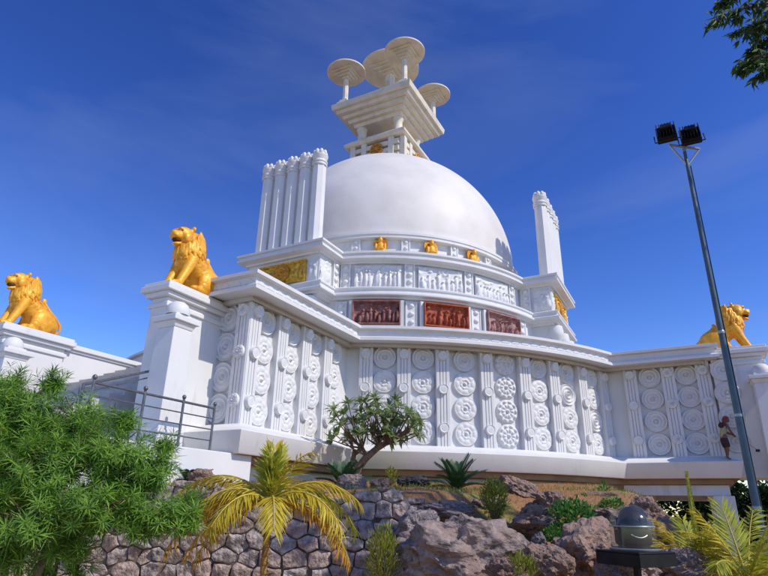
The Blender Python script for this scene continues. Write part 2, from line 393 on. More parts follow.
def pilaster(x, y, rz, btn=BTN):
    p = put('pilaster', PIL, TW, (x, y, 0), rz, bevel=.012)
    nx, ny = math.sin(rz), -math.cos(rz)
    for z in BZ: put('roundel', btn, TW, (x+nx*.215, y+ny*.215, z), rz)
def medallions(x, y, rz, kinds):
    nx, ny = math.sin(rz), -math.cos(rz)
    for z, k in zip(DZ, kinds): put('medallion', DISC[k], TW, (x+nx*.0, y+ny*.0, z), rz, rot=(0, rnd.uniform(-.3, .3)*0, rz))
degs = [24.8, 30.3, 36.0, 42.8, 49.3, 54.9, 61.2, 67.0]; ddeg = [27.5, 33.2, 39.5, 46.2, 52.2, 58.1, 64.3]
for i, dg in enumerate(degs):
    (x, y), rz = on_arc(R(dg), -.8); pilaster(x, y, rz)
    if i < 7:
        (x, y), rz = on_arc(R(ddeg[i]), -.8); medallions(x, y, rz, [(0, 1, 1, 1), (0, 1, 1, 1), (0, 1, 1, 1), (2, 2, 2, 2), (0, 1, 1, 1), (0, 0, 1, 1), (1, 1, 0, 1)][i])
for i, s in enumerate((16.915, 15.72, 14.56, 13.4)):
    pilaster(s, HW-.8, along(math.pi/2)); medallions(s-.58 if i < 3 else s-.6, HW-.8, along(math.pi/2), (0, 1, 1, 1))
pilaster(AE-.8, 4.755, along(0), BTN2); medallions(AE-.8, 4.12, along(0), (0, 0, 0, 0))
for s in (13.0, 14.28, 15.42): pilaster(HW-.8, s-.02, along(0), BTN2 if s > 13.5 else BTN)
for s in (13.64, 14.85): medallions(HW-.8, s, along(0), (0, 0, 0, 0))
# return of the ledge corner pilaster is the pilaster itself; piers with lions and newel posts
def pier(cx0, cx1, cy0, cy1, z_top, M=None, name='lion_pier'):
    m = MB(); m.box(cx0, cx1, cy0, cy1, 1.12, z_top-.36, M)
    m.box(cx0-.06, cx1+.06, cy0-.06, cy1+.06, z_top-.62, z_top-.50, M)
    m.box(cx0-.12, cx1+.12, cy0-.12, cy1+.12, z_top-.36, z_top-.24, M); m.box(cx0-.22, cx1+.22, cy0-.22, cy1+.22, z_top-.24, z_top-.09, M)
    m.box(cx0-.17, cx1+.17, cy0-.17, cy1+.17, z_top-.09, z_top, M)
    return m.obj(name, 'white_wall', STUPA, bevel=.02)
def newel(cx, cy, h, z_top, z0=1.12):
    m = MB(); m.frustum(h*1.12, h*.92, z0+.35, z_top-.3, cx=cx, cy=cy); m.box(cx-h*1.25, cx+h*1.25, cy-h*1.25, cy+h*1.25, z0, z0+.35)
    m.frustum(h*.95, h*1.12, z_top-.3, z_top-.16, cx=cx, cy=cy); m.box(cx-h*1.32, cx+h*1.32, cy-h*1.32, cy+h*1.32, z_top-.16, z_top-.04); m.box(cx-h*.8, cx+h*.8, cy-h*.8, cy+h*.8, z_top-.04, z_top+.06)
    o = m.obj('newel_post', 'white_wall', STUPA, bevel=.015)
    b = MB(); b.lathe([(.27, 0), (.285, .05), (.27, .15), (.225, .25), (.15, .315), (.06, .345), (.0, .35)], 24, Matrix.Translation((cx, cy, z_top+.05)), cap=False)
    b.obj('newel_dome', 'white_wall', o, 60)
pier(16.5, 18.88, 3.3, 3.86, 5.10); newel(19.02, 4.42, .29, 4.06)
pier(16.8, 18.75, -4.0, -3.02, 4.98); newel(18.7, -2.55, .34, 4.1)
pier(3.3, 5.12, 15.7, 17.25, 5.46); newel(5.5, 17.1, .33, 4.35, .95)
MB().box(2.5, 4.78, 14.8, 15.9, 1.3, 5.16).obj('terrace_wall', 'white_wall', STUPA)
medallions(5.12, 16.02, along(0), (0, 0, 0, 0))
PW = MB(); PW.box(11.6, 17.05, -3.7, -3.1, 1.0, 4.62); PW.box(11.6, 17.03, -3.76, -3.04, 4.62, 4.70); PW.box(11.6, 17.02, -3.83, -2.97, 4.70, 4.86)
PW.obj('stair_parapet', 'white_wall', STUPA, bevel=.02)
LAND = MB(); LAND.box(17.0, 30, -6.0, 5.36, -1.9, 1.10); LAND.obj('stair_landing', 'white_wall', STUPA, bevel=.02)
ST = thing('staircase', None, None); ST.parent = STUPA
for i in range(20):
    MB().box(21.6-.42*(i+1), 21.6-.42*i, -2.95, 2.62, 1.0, 1.10+.19*(i+1)).obj('step', 'terrace_floor', ST)

# --- drum tiers with the four ayaka platforms
def ay(h, l): return {q: (-h, h, l) for q in range(4)}
sweep(8.95, ay(1.75, 9.6), [(0, 5.0), (0, 8.35)]).obj('drum_wall', 'white_wall', STUPA, 30)
D1 = [o for o in STUPA.children if o.name.startswith('drum_wall')][0]
sweep(9.30, ay(2.28, 10.15), [(-.6, 8.10), (-.36, 8.11), (-.34, 8.18), (-.20, 8.20), (-.18, 8.27), (-.02, 8.30), (0, 8.33), (0, 8.40), (-.05, 8.44), (-.10, 8.47), (-.10, 8.55), (-.05, 8.60), (-.04, 8.66), (-.08, 8.70), (-.8, 8.72)]).obj('drum_cornice', 'white_paint', STUPA, 30)
sweep(8.50, ay(1.90, 9.80), [(0, 8.6), (0, 10.2)]).obj('drum_wall', 'white_wall', STUPA, 30)
D2 = [o for o in STUPA.children if o.name.startswith('drum_wall')][-1]
sweep(8.92, ay(2.31, 10.23), [(-.5, 10.02), (-.30, 10.03), (-.28, 10.10), (-.10, 10.14), (0, 10.17), (0, 10.27), (-.06, 10.31), (-.06, 10.38), (.02, 10.41), (.02, 10.50), (-.04, 10.53), (-1.8, 10.55)], top=True).obj('drum_cornice', 'white_paint', STUPA, 30)
circ = lambda prof, n=160: MB().lathe(prof, n, cap=False)
circ([(7.38, 10.50), (7.38, 11.80)]).obj('niche_wall', 'niche_paint', STUPA, 60); D3 = [o for o in STUPA.children if o.name.startswith('niche_wall')][0]
circ([(7.3, 11.74), (7.60, 11.75), (7.66, 11.78), (7.66, 11.92), (7.70, 11.94), (7.70, 12.06), (7.62, 12.09), (7.28, 12.10)]).obj('dome_rim', 'white_paint', STUPA, 30)
circ([(7.30, 12.08), (7.24, 12.10), (7.24, 12.16), (7.3, 12.17)]).obj('rim_groove', 'dark_gap', STUPA, 30)
prof = [(7.30, 12.15), (7.40, 12.16)]+[(7.40*math.cos(t), 12.68+7.40*math.sin(t)) for t in [R(-3+92.9*i/60) for i in range(61)]]
circ(prof, 192).obj('dome', 'dome_paint', STUPA, 60)

def relief_mesh(w, h, dep, seed, mt, cell=.055, figs=10, border=True):
    """carved panel: standing figures, heads, foliage as a height field"""
    r = random.Random(seed); nx, ny = max(8, int(w/cell)), max(6, int(h/cell)); bl = []
    for i in range(figs):
        cx = -w/2+w*(i+.5+r.uniform(-.3, .3))/figs; fh = h*r.uniform(.45, .8); cz = -h/2+fh*.45+r.uniform(0, h*.12); fw = w/figs*r.uniform(.35, .55)
        bl.append((cx, cz, fw, fh*.42, r.uniform(.6, 1))); bl.append((cx+r.uniform(-.03, .03), cz+fh*.5, fw*.55, fw*.6, 1.0))
        for k in range(3): bl.append((cx+r.uniform(-fw, fw)*1.4, cz+r.uniform(-.3, .5)*fh, fw*.45, fw*.4, r.uniform(.4, .8)))
    for i in range(figs): bl.append((r.uniform(-w/2, w/2), h*r.uniform(.2, .48), r.uniform(.05, .14), r.uniform(.04, .09), r.uniform(.3, .6)))
    v = []; f = []
    for j in range(ny+1):
        for i in range(nx+1):
            x, z = -w/2+w*i/nx, -h/2+h*j/ny; d = 0
            for cx, cz, a, b, hh in bl:
                q = ((x-cx)/a)**2+((z-cz)/b)**2
                if q < 1: d = max(d, hh*math.sqrt(1-q))
            d += .12*noise.noise((x*9, z*9, seed))
            if border and (i < 2 or j < 2 or i > nx-2 or j > ny-2): d = .85
            v.append((x, -dep*(.25+.75*max(d, 0)), z))
    n = nx+1
    for j in range(ny):
        for i in range(nx):
            a = j*n+i; f.append((a, a+1, a+n+1, a+n))
    k = len(v); ring = [i for i in range(n)]+[j*n+nx for j in range(1, ny+1)]+[ny*n+i for i in range(nx-1, -1, -1)]+[j*n for j in range(ny-1, 0, -1)]
    for i in ring: v.append((v[i][0], .05, v[i][2]))
    for i in range(len(ring)):
        j = (i+1) % len(ring); f.append((ring[i], k+i, k+j, ring[j]))
    return MB().add(v, f).mesh('relief_panel', mt, 55)
def bead_post(w, z0, z1, d, nb, br):
    m = MB(); m.box(-w/2, w/2, -d, .06, z0, z1); m.box(-w/2+.0, -w/2+.06, -d-.03, -d+.01, z0, z1-.002); m.box(w/2-.06, w/2, -d-.03, -d+.01, z0, z1-.002)
    for i in range(nb):
        z = z0+(z1-z0)*(i+.5)/nb; m.ell((0, -d, z), (br, br*.8, br*.85), 12, 8)
    return m.mesh('bead_post', 'white_paint', 40)
CEN, POST = (25.0, 43.7, 62.2), (15.4, 34.3, 53.1, 71.6)
def arc_at(Rr, deg): return (Rr*math.cos(R(deg)), Rr*math.sin(R(deg))), along(R(deg))
BP1, BP2, BP3 = bead_post(.50, 5.6, 8.12, .10, 7, .125), bead_post(.46, 8.70, 10.04, .10, 4, .13), bead_post(.42, 10.52, 11.76, .16, 4, .1)
for dg in POST:
    (x, y), rz = arc_at(8.93, dg); put('bead_post', BP1, D1, (x, y, 0), rz)
    (x, y), rz = arc_at(8.48, dg); put('bead_post', BP2, D2, (x, y, 0), rz)
for dg in (16.3, 34.2, 52.8, 69.5):
    (x, y), rz = arc_at(7.36, dg); put('carved_post', BP3, D3, (x, y, 0), rz)
for i, dg in enumerate(CEN):
    (x, y), rz = arc_at(8.99, dg)
    p = put('relief_panel', relief_mesh(2.0, 1.02, .30, 31+i, ('terracotta_dark', 'terracotta', 'terracotta_pale')[i], .04, figs=11), D1, (x, y, 7.56), rz)
    p['label'] = ('dark purple brown carved relief panel', 'bright terracotta red carved relief panel', 'dusty brown carved relief panel')[i]
    fr = MB(); fr.box(-1.14, -1.0, -.13, .05, 6.4, 8.12); fr.box(1.0, 1.14, -.13, .05, 6.4, 8.12); fr.box(-1.0, 1.0, -.12, .05, 6.78, 7.045); fr.obj('panel_frame', 'white_paint', D1, bevel=.01, loc=(x, y, 0), rotz=rz)
    (x, y), rz = arc_at(8.54, dg); put('relief_panel', relief_mesh(2.05, 1.12, .16, 51+i, 'relief_white', .045, figs=10, border=False), D2, (x, y, 9.36), rz)
# gilded seated figures in the niches
bud = MB(); bud.ell((0, 0, .10), (.36, .22, .12)); bud.ell((0, .02, .36), (.2, .14, .26)); bud.ell((0, -.02, .70), (.115, .12, .145)); bud.ell((0, -.01, .85), (.06, .06, .06)); bud.ell((-.21, -.03, .34), (.07, .08, .22)); bud.ell((.21, -.03, .34), (.07, .08, .22)); bud.ell((0, -.17, .2), (.2, .1, .07))
halo = MB().lathe([(.0, -.02), (.27, -.02), (.30, -.04), (.33, -.02), (.33, .03), (0, .03)], 28, Matrix.Translation((0, .16, .64)) @ Matrix.Rotation(math.pi/2, 4, 'X'), cap=False).mesh('halo', 'gold_disc', 40)
BUD = remeshed(bud, .022, 3); BUD.materials.append(MATS['gold_paint'])
for dg in (25.2, 43.2, 60.6):
    (x, y), rz = arc_at(7.72, dg); put('seated_figure', BUD, D3, (x, y, 10.88), rz); put('halo', halo, D3, (x, y, 10.84), rz); MB().box(-.42, .42, -.26, .35, 10.5, 10.9).obj('niche_pedestal', 'white_paint', D3, bevel=.01, loc=(x, y, 0), rotz=rz)
# ayaka platforms: gilded front panels, side reliefs, five pillars
GP = relief_mesh(2.55, .98, .16, 77, 'gold_relief', .045, figs=14); GD = disc_mesh(1, .44, .16, 'gold_disc')
SP = relief_mesh(.80, 1.05, .13, 91, 'relief_white', figs=3, border=False); SPR = relief_mesh(.46, 1.1, .12, 95, 'relief_white', figs=2, border=False)
def pillar_meshes():
    m = MB(); m.lathe([(.36, 0), (.36, .12), (.335, .15), (.315, 4.0)], 8, cap=True, phase=R(22.5))
    sh = m.mesh('shaft', 'white_paint')
    c = MB(); c.lathe([(.31, 3.98), (.35, 4.0), (.36, 4.05), (.32, 4.09), (.32, 4.13), (.36, 4.16), (.365, 4.21), (.32, 4.25), (.30, 4.30), (.34, 4.38), (.36, 4.48), (.37, 4.50), (.37, 4.56), (.29, 4.58), (.30, 4.63), (.24, 4.75), (.15, 4.83), (.09, 4.87), (.0, 4.90)], 20, cap=False)
    for i in range(8):
        a = 2*math.pi*i/8; c.ell((.25*math.cos(a), .25*math.sin(a), 4.70), (.10, .10, .15), 8, 6)
    return sh, c.mesh('capital', 'white_paint', 45)
SHAFT, CAP = pillar_meshes()
for q in range(2):
    rz0 = 0 if q == 0 else math.pi/2
    tr = lambda x, y: (x, y) if q == 0 else (-y, x)
    sgn = 1 if q == 0 else -1
    blk = thing('ayaka_platform', None, None); blk.parent = STUPA
    x, y = tr(9.78, 0); put('gold_panel', GP, blk, (x, y, 9.36), along(rz0)); x, y = tr(9.86, 0); put('gold_medallion', GD, blk, (x, y, 9.36), along(rz0))
    for yy in (-1.58, 1.58): x, y = tr(9.79, yy); put('scroll_relief', SPR, blk, (x, y, 9.36), along(rz0))
    side = 1.90*sgn; nrm = rz0+(math.pi/2)*sgn
    x, y = tr(9.38, side); put('scroll_relief', SP, blk, (x, y, 9.36), along(nrm)); x, y = tr(8.62, side); put('bead_post', BP2, blk, (x, y, 0), along(nrm))
    for yy in (-1.44, -.72, 0, .72, 1.44):
        x, y = tr(9.6, yy); p = put('pillar', SHAFT, STUPA, (x, y, 10.55), rz0); put('capital', CAP, p)
    # scroll bracket carrying the platform and little dome finials beside it
    for yy in (-1.45, 0, 1.45):
        b = MB(); x, y = tr(9.75, yy); b.lathe([(.20, 5.0), (.20, 6.5), (.26, 6.6), (.20, 6.7), (.30, 6.9), (.34, 7.1), (.26, 7.3), (.20, 7.36), (.38, 7.6), (.40, 7.8), (.36, 8.1)], 16, Matrix.Translation((x, y, 0))); b.obj('bracket_column', 'white_paint', STUPA, 50)

# --- harmika, stepped slab and umbrellas on top of the dome
hz = MB(); hz.frustum(1.70, 1.70, 19.2, 21.3); HM = hz.obj('harmika_core', 'grey_wall', STUPA)
HB = thing('harmika_railing', None, None); HB.parent = STUPA
for q in range(4):
    M = Matrix.Rotation(q*math.pi/2, 4, 'Z')
    for x in (-1.75, -.95, .95):
        MB().box(x, x+.36, -1.98, -1.66, 19.2, 21.32, M).obj('post', 'umbrella_paint', HB, bevel=.02)
    for z in (19.80, 20.30, 20.80):
        MB().box(-1.39, 1.62, -1.92, -1.72, z, z+.30, M).obj('rail', 'umbrella_paint', HB, bevel=.02)
    w = MB(); T = M @ Matrix.Translation((.16, -2.02, 20.62)) @ Matrix.Rotation(math.pi/2, 4, 'X')
    for k in range(24):
        a = 2*math.pi*k/24; b = 2*math.pi*(k+1)/24
    w.tube([(.38*math.cos(2*math.pi*k/24), .38*math.sin(2*math.pi*k/24), 0) for k in range(25)], .06, 8, T); w.lathe([(0, -.07), (.12, -.07), (.12, .09), (0, .1)], 16, T, cap=False)
    for k in range(8):
        a = 2*math.pi*k/8; w.tube([(.1*math.cos(a), .1*math.sin(a), 0), (.37*math.cos(a), .37*math.sin(a), 0)], .04, 6, T)
    w.obj('wheel_emblem', 'gold_disc', HB, 50)
HT = MB(); HT.frustum(2.02, 2.14, 21.32, 21.40); HT.frustum(2.14, 2.14, 21.40, 21.58); HT.frustum(1.98, 1.98, 21.58, 21.74); HT.frustum(1.84, 1.84, 21.74, 21.88); HT.obj('harmika_ledge', 'umbrella_paint', STUPA, bevel=.02)
for x in (-1.3, 1.3):
    for y in (-1.3, 1.3):
        MB().lathe([(.34, 21.88), (.34, 22.0), (.29, 22.06), (.27, 22.75), (.36, 22.9), (.36, 23.0)], 20, Matrix.Translation((x, y, 0))).obj('short_column', 'umbrella_paint', STUPA, 40)
for k, (h, z0, z1) in enumerate(((1.75, 22.98, 23.24), (2.02, 23.24, 23.50), (2.30, 23.50, 23.76), (2.60, 23.76, 24.02), (2.84, 24.02, 24.40))):
    MB().frustum(h-.06, h, z0, z1).obj('slab_step', 'umbrella_paint', STUPA, bevel=.02)
MB().frustum(2.45, 2.40, 24.40, 24.58).obj('slab_step', 'umbrella_paint', STUPA, bevel=.02)
def umbrella(x, y, z0, zd, rad, sr):
    u = thing('stone_umbrella', None, None, (x, y, 0)); u.parent = STUPA
    MB().frustum(.42, .40, z0, z0+.2).frustum(.30, .28, z0+.2, z0+.42).obj('base', 'umbrella_paint', u, bevel=.015)
    MB().lathe([(sr, z0+.4), (sr*.92, zd-.55)], 8, phase=R(22.5)).obj('stem', 'umbrella_paint', u)
    k = rad*.55; st = MB()
    for i in range(4): h = k*(.34+.22*i); st.frustum(h, h, zd-.10-.13*(3-i)-.13, zd-.10-.13*(3-i))
    st.obj('stepped_boss', 'umbrella_paint', u, bevel=.008)
    MB().lathe([(0, zd-.10), (rad*.6, zd-.10), (rad*.97, zd-.09), (rad, zd-.06), (rad, zd+.03), (rad*.97, zd+.05), (rad*.5, zd+.14), (0, zd+.17)], 48, cap=False).obj('disc', 'umbrella_paint', u, 30)
umbrella(2.12, 2.12, 24.56, 27.32, 1.30, .19); umbrella(2.16, -2.2, 24.56, 27.35, 1.30, .19); umbrella(-2.2, 2.25, 24.56, 27.1, 1.22, .19); umbrella(-2.2, -2.2, 24.56, 27.2, 1.30, .19)
umbrella(0, 0, 24.56, 28.5, 1.98, .36)
for (x, y) in ((2.05, -.9), (2.05, .2), (.9, 2.05), (-.6, 2.05)): MB().frustum(.28, .24, 24.575, 24.82, cx=x, cy=y).obj('slab_block', 'umbrella_paint', STUPA, bevel=.015)

# bare iron hook on the terrace wall corner is too small; landing railing
def to_world(s, t, z): return Matrix.Rotation(R(-117.892), 4, 'Z') @ Vector((s, t, z)) + Vector((.157, 31.618, 0))
# ------------------------------------------------------------------ golden lions
def lion_meshes():
    b = MB()
    def cap(p, q, r0, r1, n=7):
        p, q = Vector(p), Vector(q)
        for i in range(n):
            t = i/(n-1); r = r0+(r1-r0)*t; b.ell(p.lerp(q, t), (r, r, r), 12, 8)
    cap((.20, 0, .86), (-.42, 0, .40), .30, .37, 8)                    # trunk
    b.ell((.30, 0, .80), (.25, .27, .34))                              # chest
    for s in (-1, 1):
        cap((.28, s*.19, .80), (.44, s*.20, .40), .165, .115); cap((.44, s*.20, .40), (.58, s*.20, .10), .115, .095)
        b.ell((.66, s*.20, .065), (.17, .115, .075))
        for k in (-1, 0, 1): b.ell((.78, s*.20+k*.06, .05), (.06, .035, .05), 8, 6)
        b.ell((-.30, s*.27, .34), (.36, .17, .34)); cap((-.05, s*.31, .20), (-.22, s*.32, .12), .14, .11, 4)
        cap((-.25, s*.32, .09), (.18, s*.33, .075), .10, .085, 5); b.ell((.22, s*.33, .065), (.12, .095, .07))
    b.ell((-.55, 0, .30), (.30, .36, .30))
    def hell(c, r_, rot=None):                                          # head pieces: a broad head carried well forward
        c = Vector(c); c = Vector((.46, 0, 1.36))+(c-Vector((.40, 0, 1.36)))*1.06; b.ell(c, tuple(q*1.06 for q in r_), rot=rot)
    hell((.40, 0, 1.36), (.23, .21, .23)); hell((.60, 0, 1.31), (.15, .125, .115)); hell((.69, 0, 1.335), (.07, .085, .075)); hell((.55, 0, 1.12), (.15, .095, .05), Euler((0, .32, 0)))
    for s in (-1, 1):
        hell((.55, s*.09, 1.47), (.09, .06, .04)); hell((.28, s*.15, 1.57), (.045, .06, .065)); hell((.64, s*.07, 1.27), (.10, .06, .06)); hell((.40, s*.17, 1.28), (.14, .07, .14))
    body = remeshed(b, .024, 4)
    m = MB()
    m.ell((.20, 0, 1.30), (.26, .255, .28)); m.ell((.22, 0, 1.03), (.33, .30, .28)); m.ell((.06, 0, 1.02), (.27, .25, .34)); m.ell((.34, 0, .92), (.25, .26, .22))
    r = random.Random(4)
    for row in range(7):
        for k in range(30):
            a = -math.pi+2*math.pi*(k+.5*(row % 2))/30+r.uniform(-.08, .08)
            # locks hang down and back round the neck
            base = Vector((.17+.014*row, 0, 1.52-.105*row)); rx, ry = (.20, .26, .30, .33, .345, .33, .28)[row], (.20, .25, .28, .30, .31, .30, .26)[row]
            p = base+Vector((math.cos(a)*rx, math.sin(a)*ry, r.uniform(-.03, .03)))
            if row < 3 and math.cos(a) > (.0, .15, .40)[row]: continue
            dirv = Vector((math.cos(a)*.25-.12, math.sin(a)*.25, -1)).normalized()
            m.ell(p+dirv*.05, (.034, .034, .14), 8, 6, rot=dirv.to_track_quat('Z', 'Y').to_euler())
    mane = remeshed(m, .018, 1, .4)
    t = MB(); t.tube([(-.62, .0, .10), (-.80, .06, .10), (-.90, .12, .22), (-.86, .16, .40), (-.68, .16, .58), (-.46, .14, .76), (-.30, .12, .92)], [.05, .046, .042, .04, .038, .036, .04], 10); t.ell((-.27, .12, .97), (.07, .05, .09))
    tail = remeshed(t, .02, 2, .3)
    face = MB().ell((.655, 0, 1.175), (.13, .098, .055), 12, 8).mesh('mouth', 'dark_mouth', 60)
    for x in (body, mane, tail): x.materials.append(MATS['gold_paint'])
    return body, mane, tail, face
LB, LM, LT, LF = lion_meshes(); EYE = MB().ell((0, 0, 0), (.04, .026, .026), 8, 6).mesh('eye', 'dark_mouth', 60)
def lion(s, t, z, local_az, label, sc=1.0):
    o = thing('lion_statue', label, 'lion statue', to_world(s, t, z), R(-117.892)+local_az, 'golden lions on the stair piers'); o.scale = (sc, sc, sc)
    put('body', LB, o); put('mane', LM, o); put('tail', LT, o); put('mouth', LF, o)
    for y in (-.115, .115): put('eye', EYE, o, (.628, y*1.06, 1.428))
lion(17.95, 3.58, 5.10, 0, 'seated golden lion on the white pier beside the carved terrace', 1.10)
lion(17.95, -3.5, 4.98, 0, 'seated golden lion on the leftmost pier, above the leafy shrub', 1.13)
lion(4.35, 16.35, 5.46, math.pi/2, 'golden lion facing right behind the lamp post', 1.12)

# ------------------------------------------------------------------ steel railing on the landing
def railing():
    o = thing('steel_railing', 'grey steel railing along the white landing wall, left of the terrace', 'railing', to_world(18.2, 5.2, 1.10), R(-117.892))
    for x in (.05, .98, 2.0, 3.15):
        p = MB().lathe([(.05, 0), (.05, .02), (.028, .03), (.028, .98)], 12, Matrix.Translation((x, 0, 0))).obj('post', 'steel', o, 40)
        MB().ell((x, 0, 1.03), (.045, .045, .05), 12, 8).obj('ball_cap', 'steel', p, 180)
    for z, r in ((.93, .026), (.70, .014), (.46, .014), (.22, .014)):
        MB().tube([(.05, 0, z), (3.15, 0, z)], r, 10).obj('rail', 'steel', o, 60)
railing()
def stair_rail():
    o = thing('stair_handrail', 'sloping grey steel handrail rising behind the landing railing', 'railing', to_world(21.3, 4.85, 1.10), R(-117.892))
    for x, z in ((0, 0), (-2.6, .95)): MB().tube([(x, -x*-.45, 0), (x, -x*-.45, .95+z)], .028, 10).obj('post', 'steel', o, 60)
    for dz, r in ((.93, .03), (.78, .016)): MB().tube([(0, 0, dz), (-3.2, -1.44, dz+1.15)], r, 10).obj('rail', 'steel', o, 60)
stair_rail()

# ------------------------------------------------------------------ flood light mast
def mast():
    b = at(764, 543, 8.0); x, y = b.x, b.y; zt = 5.62
    o = thing('floodlight_mast', 'tall slim grey-blue pole with two black floodlights, right side', 'lamp post', (x, y, ground_z(x, y)), R(-8))
    o.rotation_euler = (0, 0, R(-8)); g = o.location.z
    MB().lathe([(.15, 0), (.15, .03), (.052, .04), (.049, 2.2), (.038, 4.8), (.026, zt-g)], 16).obj('pole', 'pole_paint', o, 40)
    top = zt-g
    MB().box(-.045, .045, -.06, -.045, 1.0, 1.28).obj('access_hatch', 'lamp_grey', o, bevel=.006)
    MB().tube([(.04, -.03, .04), (.05, -.02, 1.5), (.046, -.02, 3.2), (.042, -.015, top-.3)], .008, 6).obj('cable', 'lamp_black', o)
    for k in range(3): MB().lathe([(.050-.003*k, 1.6+1.2*k), (.0545-.003*k, 1.61+1.2*k), (.0545-.003*k, 1.64+1.2*k), (.050-.003*k, 1.65+1.2*k)], 16, cap=False).obj('cable_strap', 'lamp_grey', o)
    MB().tube([(-.22, 0, top+.14), (.24, 0, top+.02)], .022, 8).obj('crossarm', 'lamp_grey', o, 60)
    for sx, zz in ((-.22, .14), (.24, .02)): MB().tube([(0, 0, top-.28), (sx, 0, top+zz)], .016, 8).obj('brace', 'lamp_grey', o, 60)
    MB().tube([(0, 0, top-.02), (0, 0, top+.10)], .03, 8).obj('pole_cap', 'lamp_grey', o, 60)
    for sx, zz in ((-.24, .31), (.13, .24)):
        M = Matrix.Translation((sx, -.02, top+zz+.03)) @ Euler((R(-28), 0, R(-20))).to_matrix().to_4x4() @ Matrix.Scale(1.12, 4)
        h = MB(); h.box(-.135, .135, -.05, .05, -.17, .17, M); hd = h.obj('floodlight', 'lamp_black', o, bevel=.012)
        f = MB()
        for k in range(7): f.box(-.12+.04*k-.006, -.12+.04*k+.006, -.115, -.05, -.15, .15, M)
        f.box(-.07, .07, -.15, -.05, -.05, .06, M); f.obj('cooling_fins', 'lamp_black', hd, bevel=.004)
        MB().tube([M @ Vector(p) for p in ((-.17, 0, 0), (-.17, -.02, -.22), (.17, -.02, -.22), (.17, 0, 0))], .011, 6).obj('yoke', 'lamp_black', hd)
        MB().box(-.12, .12, .051, .056, -.155, .155, M).obj('glass', 'lamp_grey', hd)
mast()

# ------------------------------------------------------------------ search light under a clear dome
def searchlight():
    c = at(635, 552, 6.2); g = ground_z(c.x, c.y)
    o = thing('searchlight', 'black searchlight under a clear rain dome on a black tray', 'searchlight', (c.x, c.y, g), R(28))
    z = c.z-g
    MB().box(-.26, .26, -.26, .26, z-.005, z+.015).obj('tray_top', 'tray_black', o, bevel=.006)
    for q in range(4):
        M = Matrix.Rotation(q*math.pi/2, 4, 'Z'); MB().box(-.262, .258, -.262, -.248, z-.115, z-.006, M).obj('tray_side', 'tray_black', o, bevel=.004)
    for x, y in ((-.04, -.04), (.05, .05)): MB().tube([(x, y, 0), (x, y, z-.01)], .03, 8).obj('leg', 'tray_black', o)
    s = z+.016
    MB().lathe([(.225, s), (.235, s+.012), (.235, s+.02), (.218, s+.024)], 40, cap=False).obj('dome_flange', 'lamp_grey', o, 40)
    MB().lathe([(.215, s+.01), (.215, s+.22)]+[(.215*math.cos(t), s+.22+.205*math.sin(t)) for t in [R(90*i/14) for i in range(1, 15)]], 48, cap=False).obj('clear_dome', 'clear_dome', o, 180)
    MB().lathe([(.2165, s+.215), (.219, s+.218), (.219, s+.224), (.2165, s+.227)], 48, cap=False).obj('dome_seam', 'lamp_grey', o, 60)
    MB().lathe([(.0, s+.002), (.15, s+.002), (.15, s+.05), (.13, s+.06), (0, s+.06)], 24, cap=False).obj('turntable', 'lamp_black', o, 40)
    for y in (-.14, .14): MB().box(-.05, .05, y-.015, y+.015, s+.19, s+.30).obj('yoke_arm', 'lamp_black', o, bevel=.012)
    MB().tube([(.176*math.cos(R(a)), .176*math.sin(R(a)), s+.12+.045*((a+118)/34)**2) for a in range(-145, -90, 4)], .007, 6).obj('highlight_arc', 'lamp_grey', o, 60)  # curved highlight on the lamp body, modelled as a thin grey tube
    M = Matrix.Translation((0, 0, s+.235)) @ Euler((R(-62), 0, R(-58))).to_matrix().to_4x4()
    MB().lathe([(0, s+.055), (.165, s+.055), (.172, s+.07), (.172, s+.185), (.15, s+.20), (0, s+.205)], 28, cap=False).obj('lamp_body', 'lamp_black', o, 40)
    hd = MB().lathe([(0, -.13), (.09, -.13), (.125, -.10), (.135, 0), (.135, .11), (.122, .12), (.122, .09)], 28, M, cap=False).obj('lamp_head', 'lamp_black', o, 40)
    MB().lathe([(0, .03), (.05, .045), (.110, .095), (.12, .098)], 28, M, cap=False).obj('reflector', 'reflector', hd, 60)
    MB().ell(M @ Vector((0, 0, .07)), (.022, .022, .022), 10, 8).obj('bulb', 'lamp_grey', hd, 180)
searchlight()

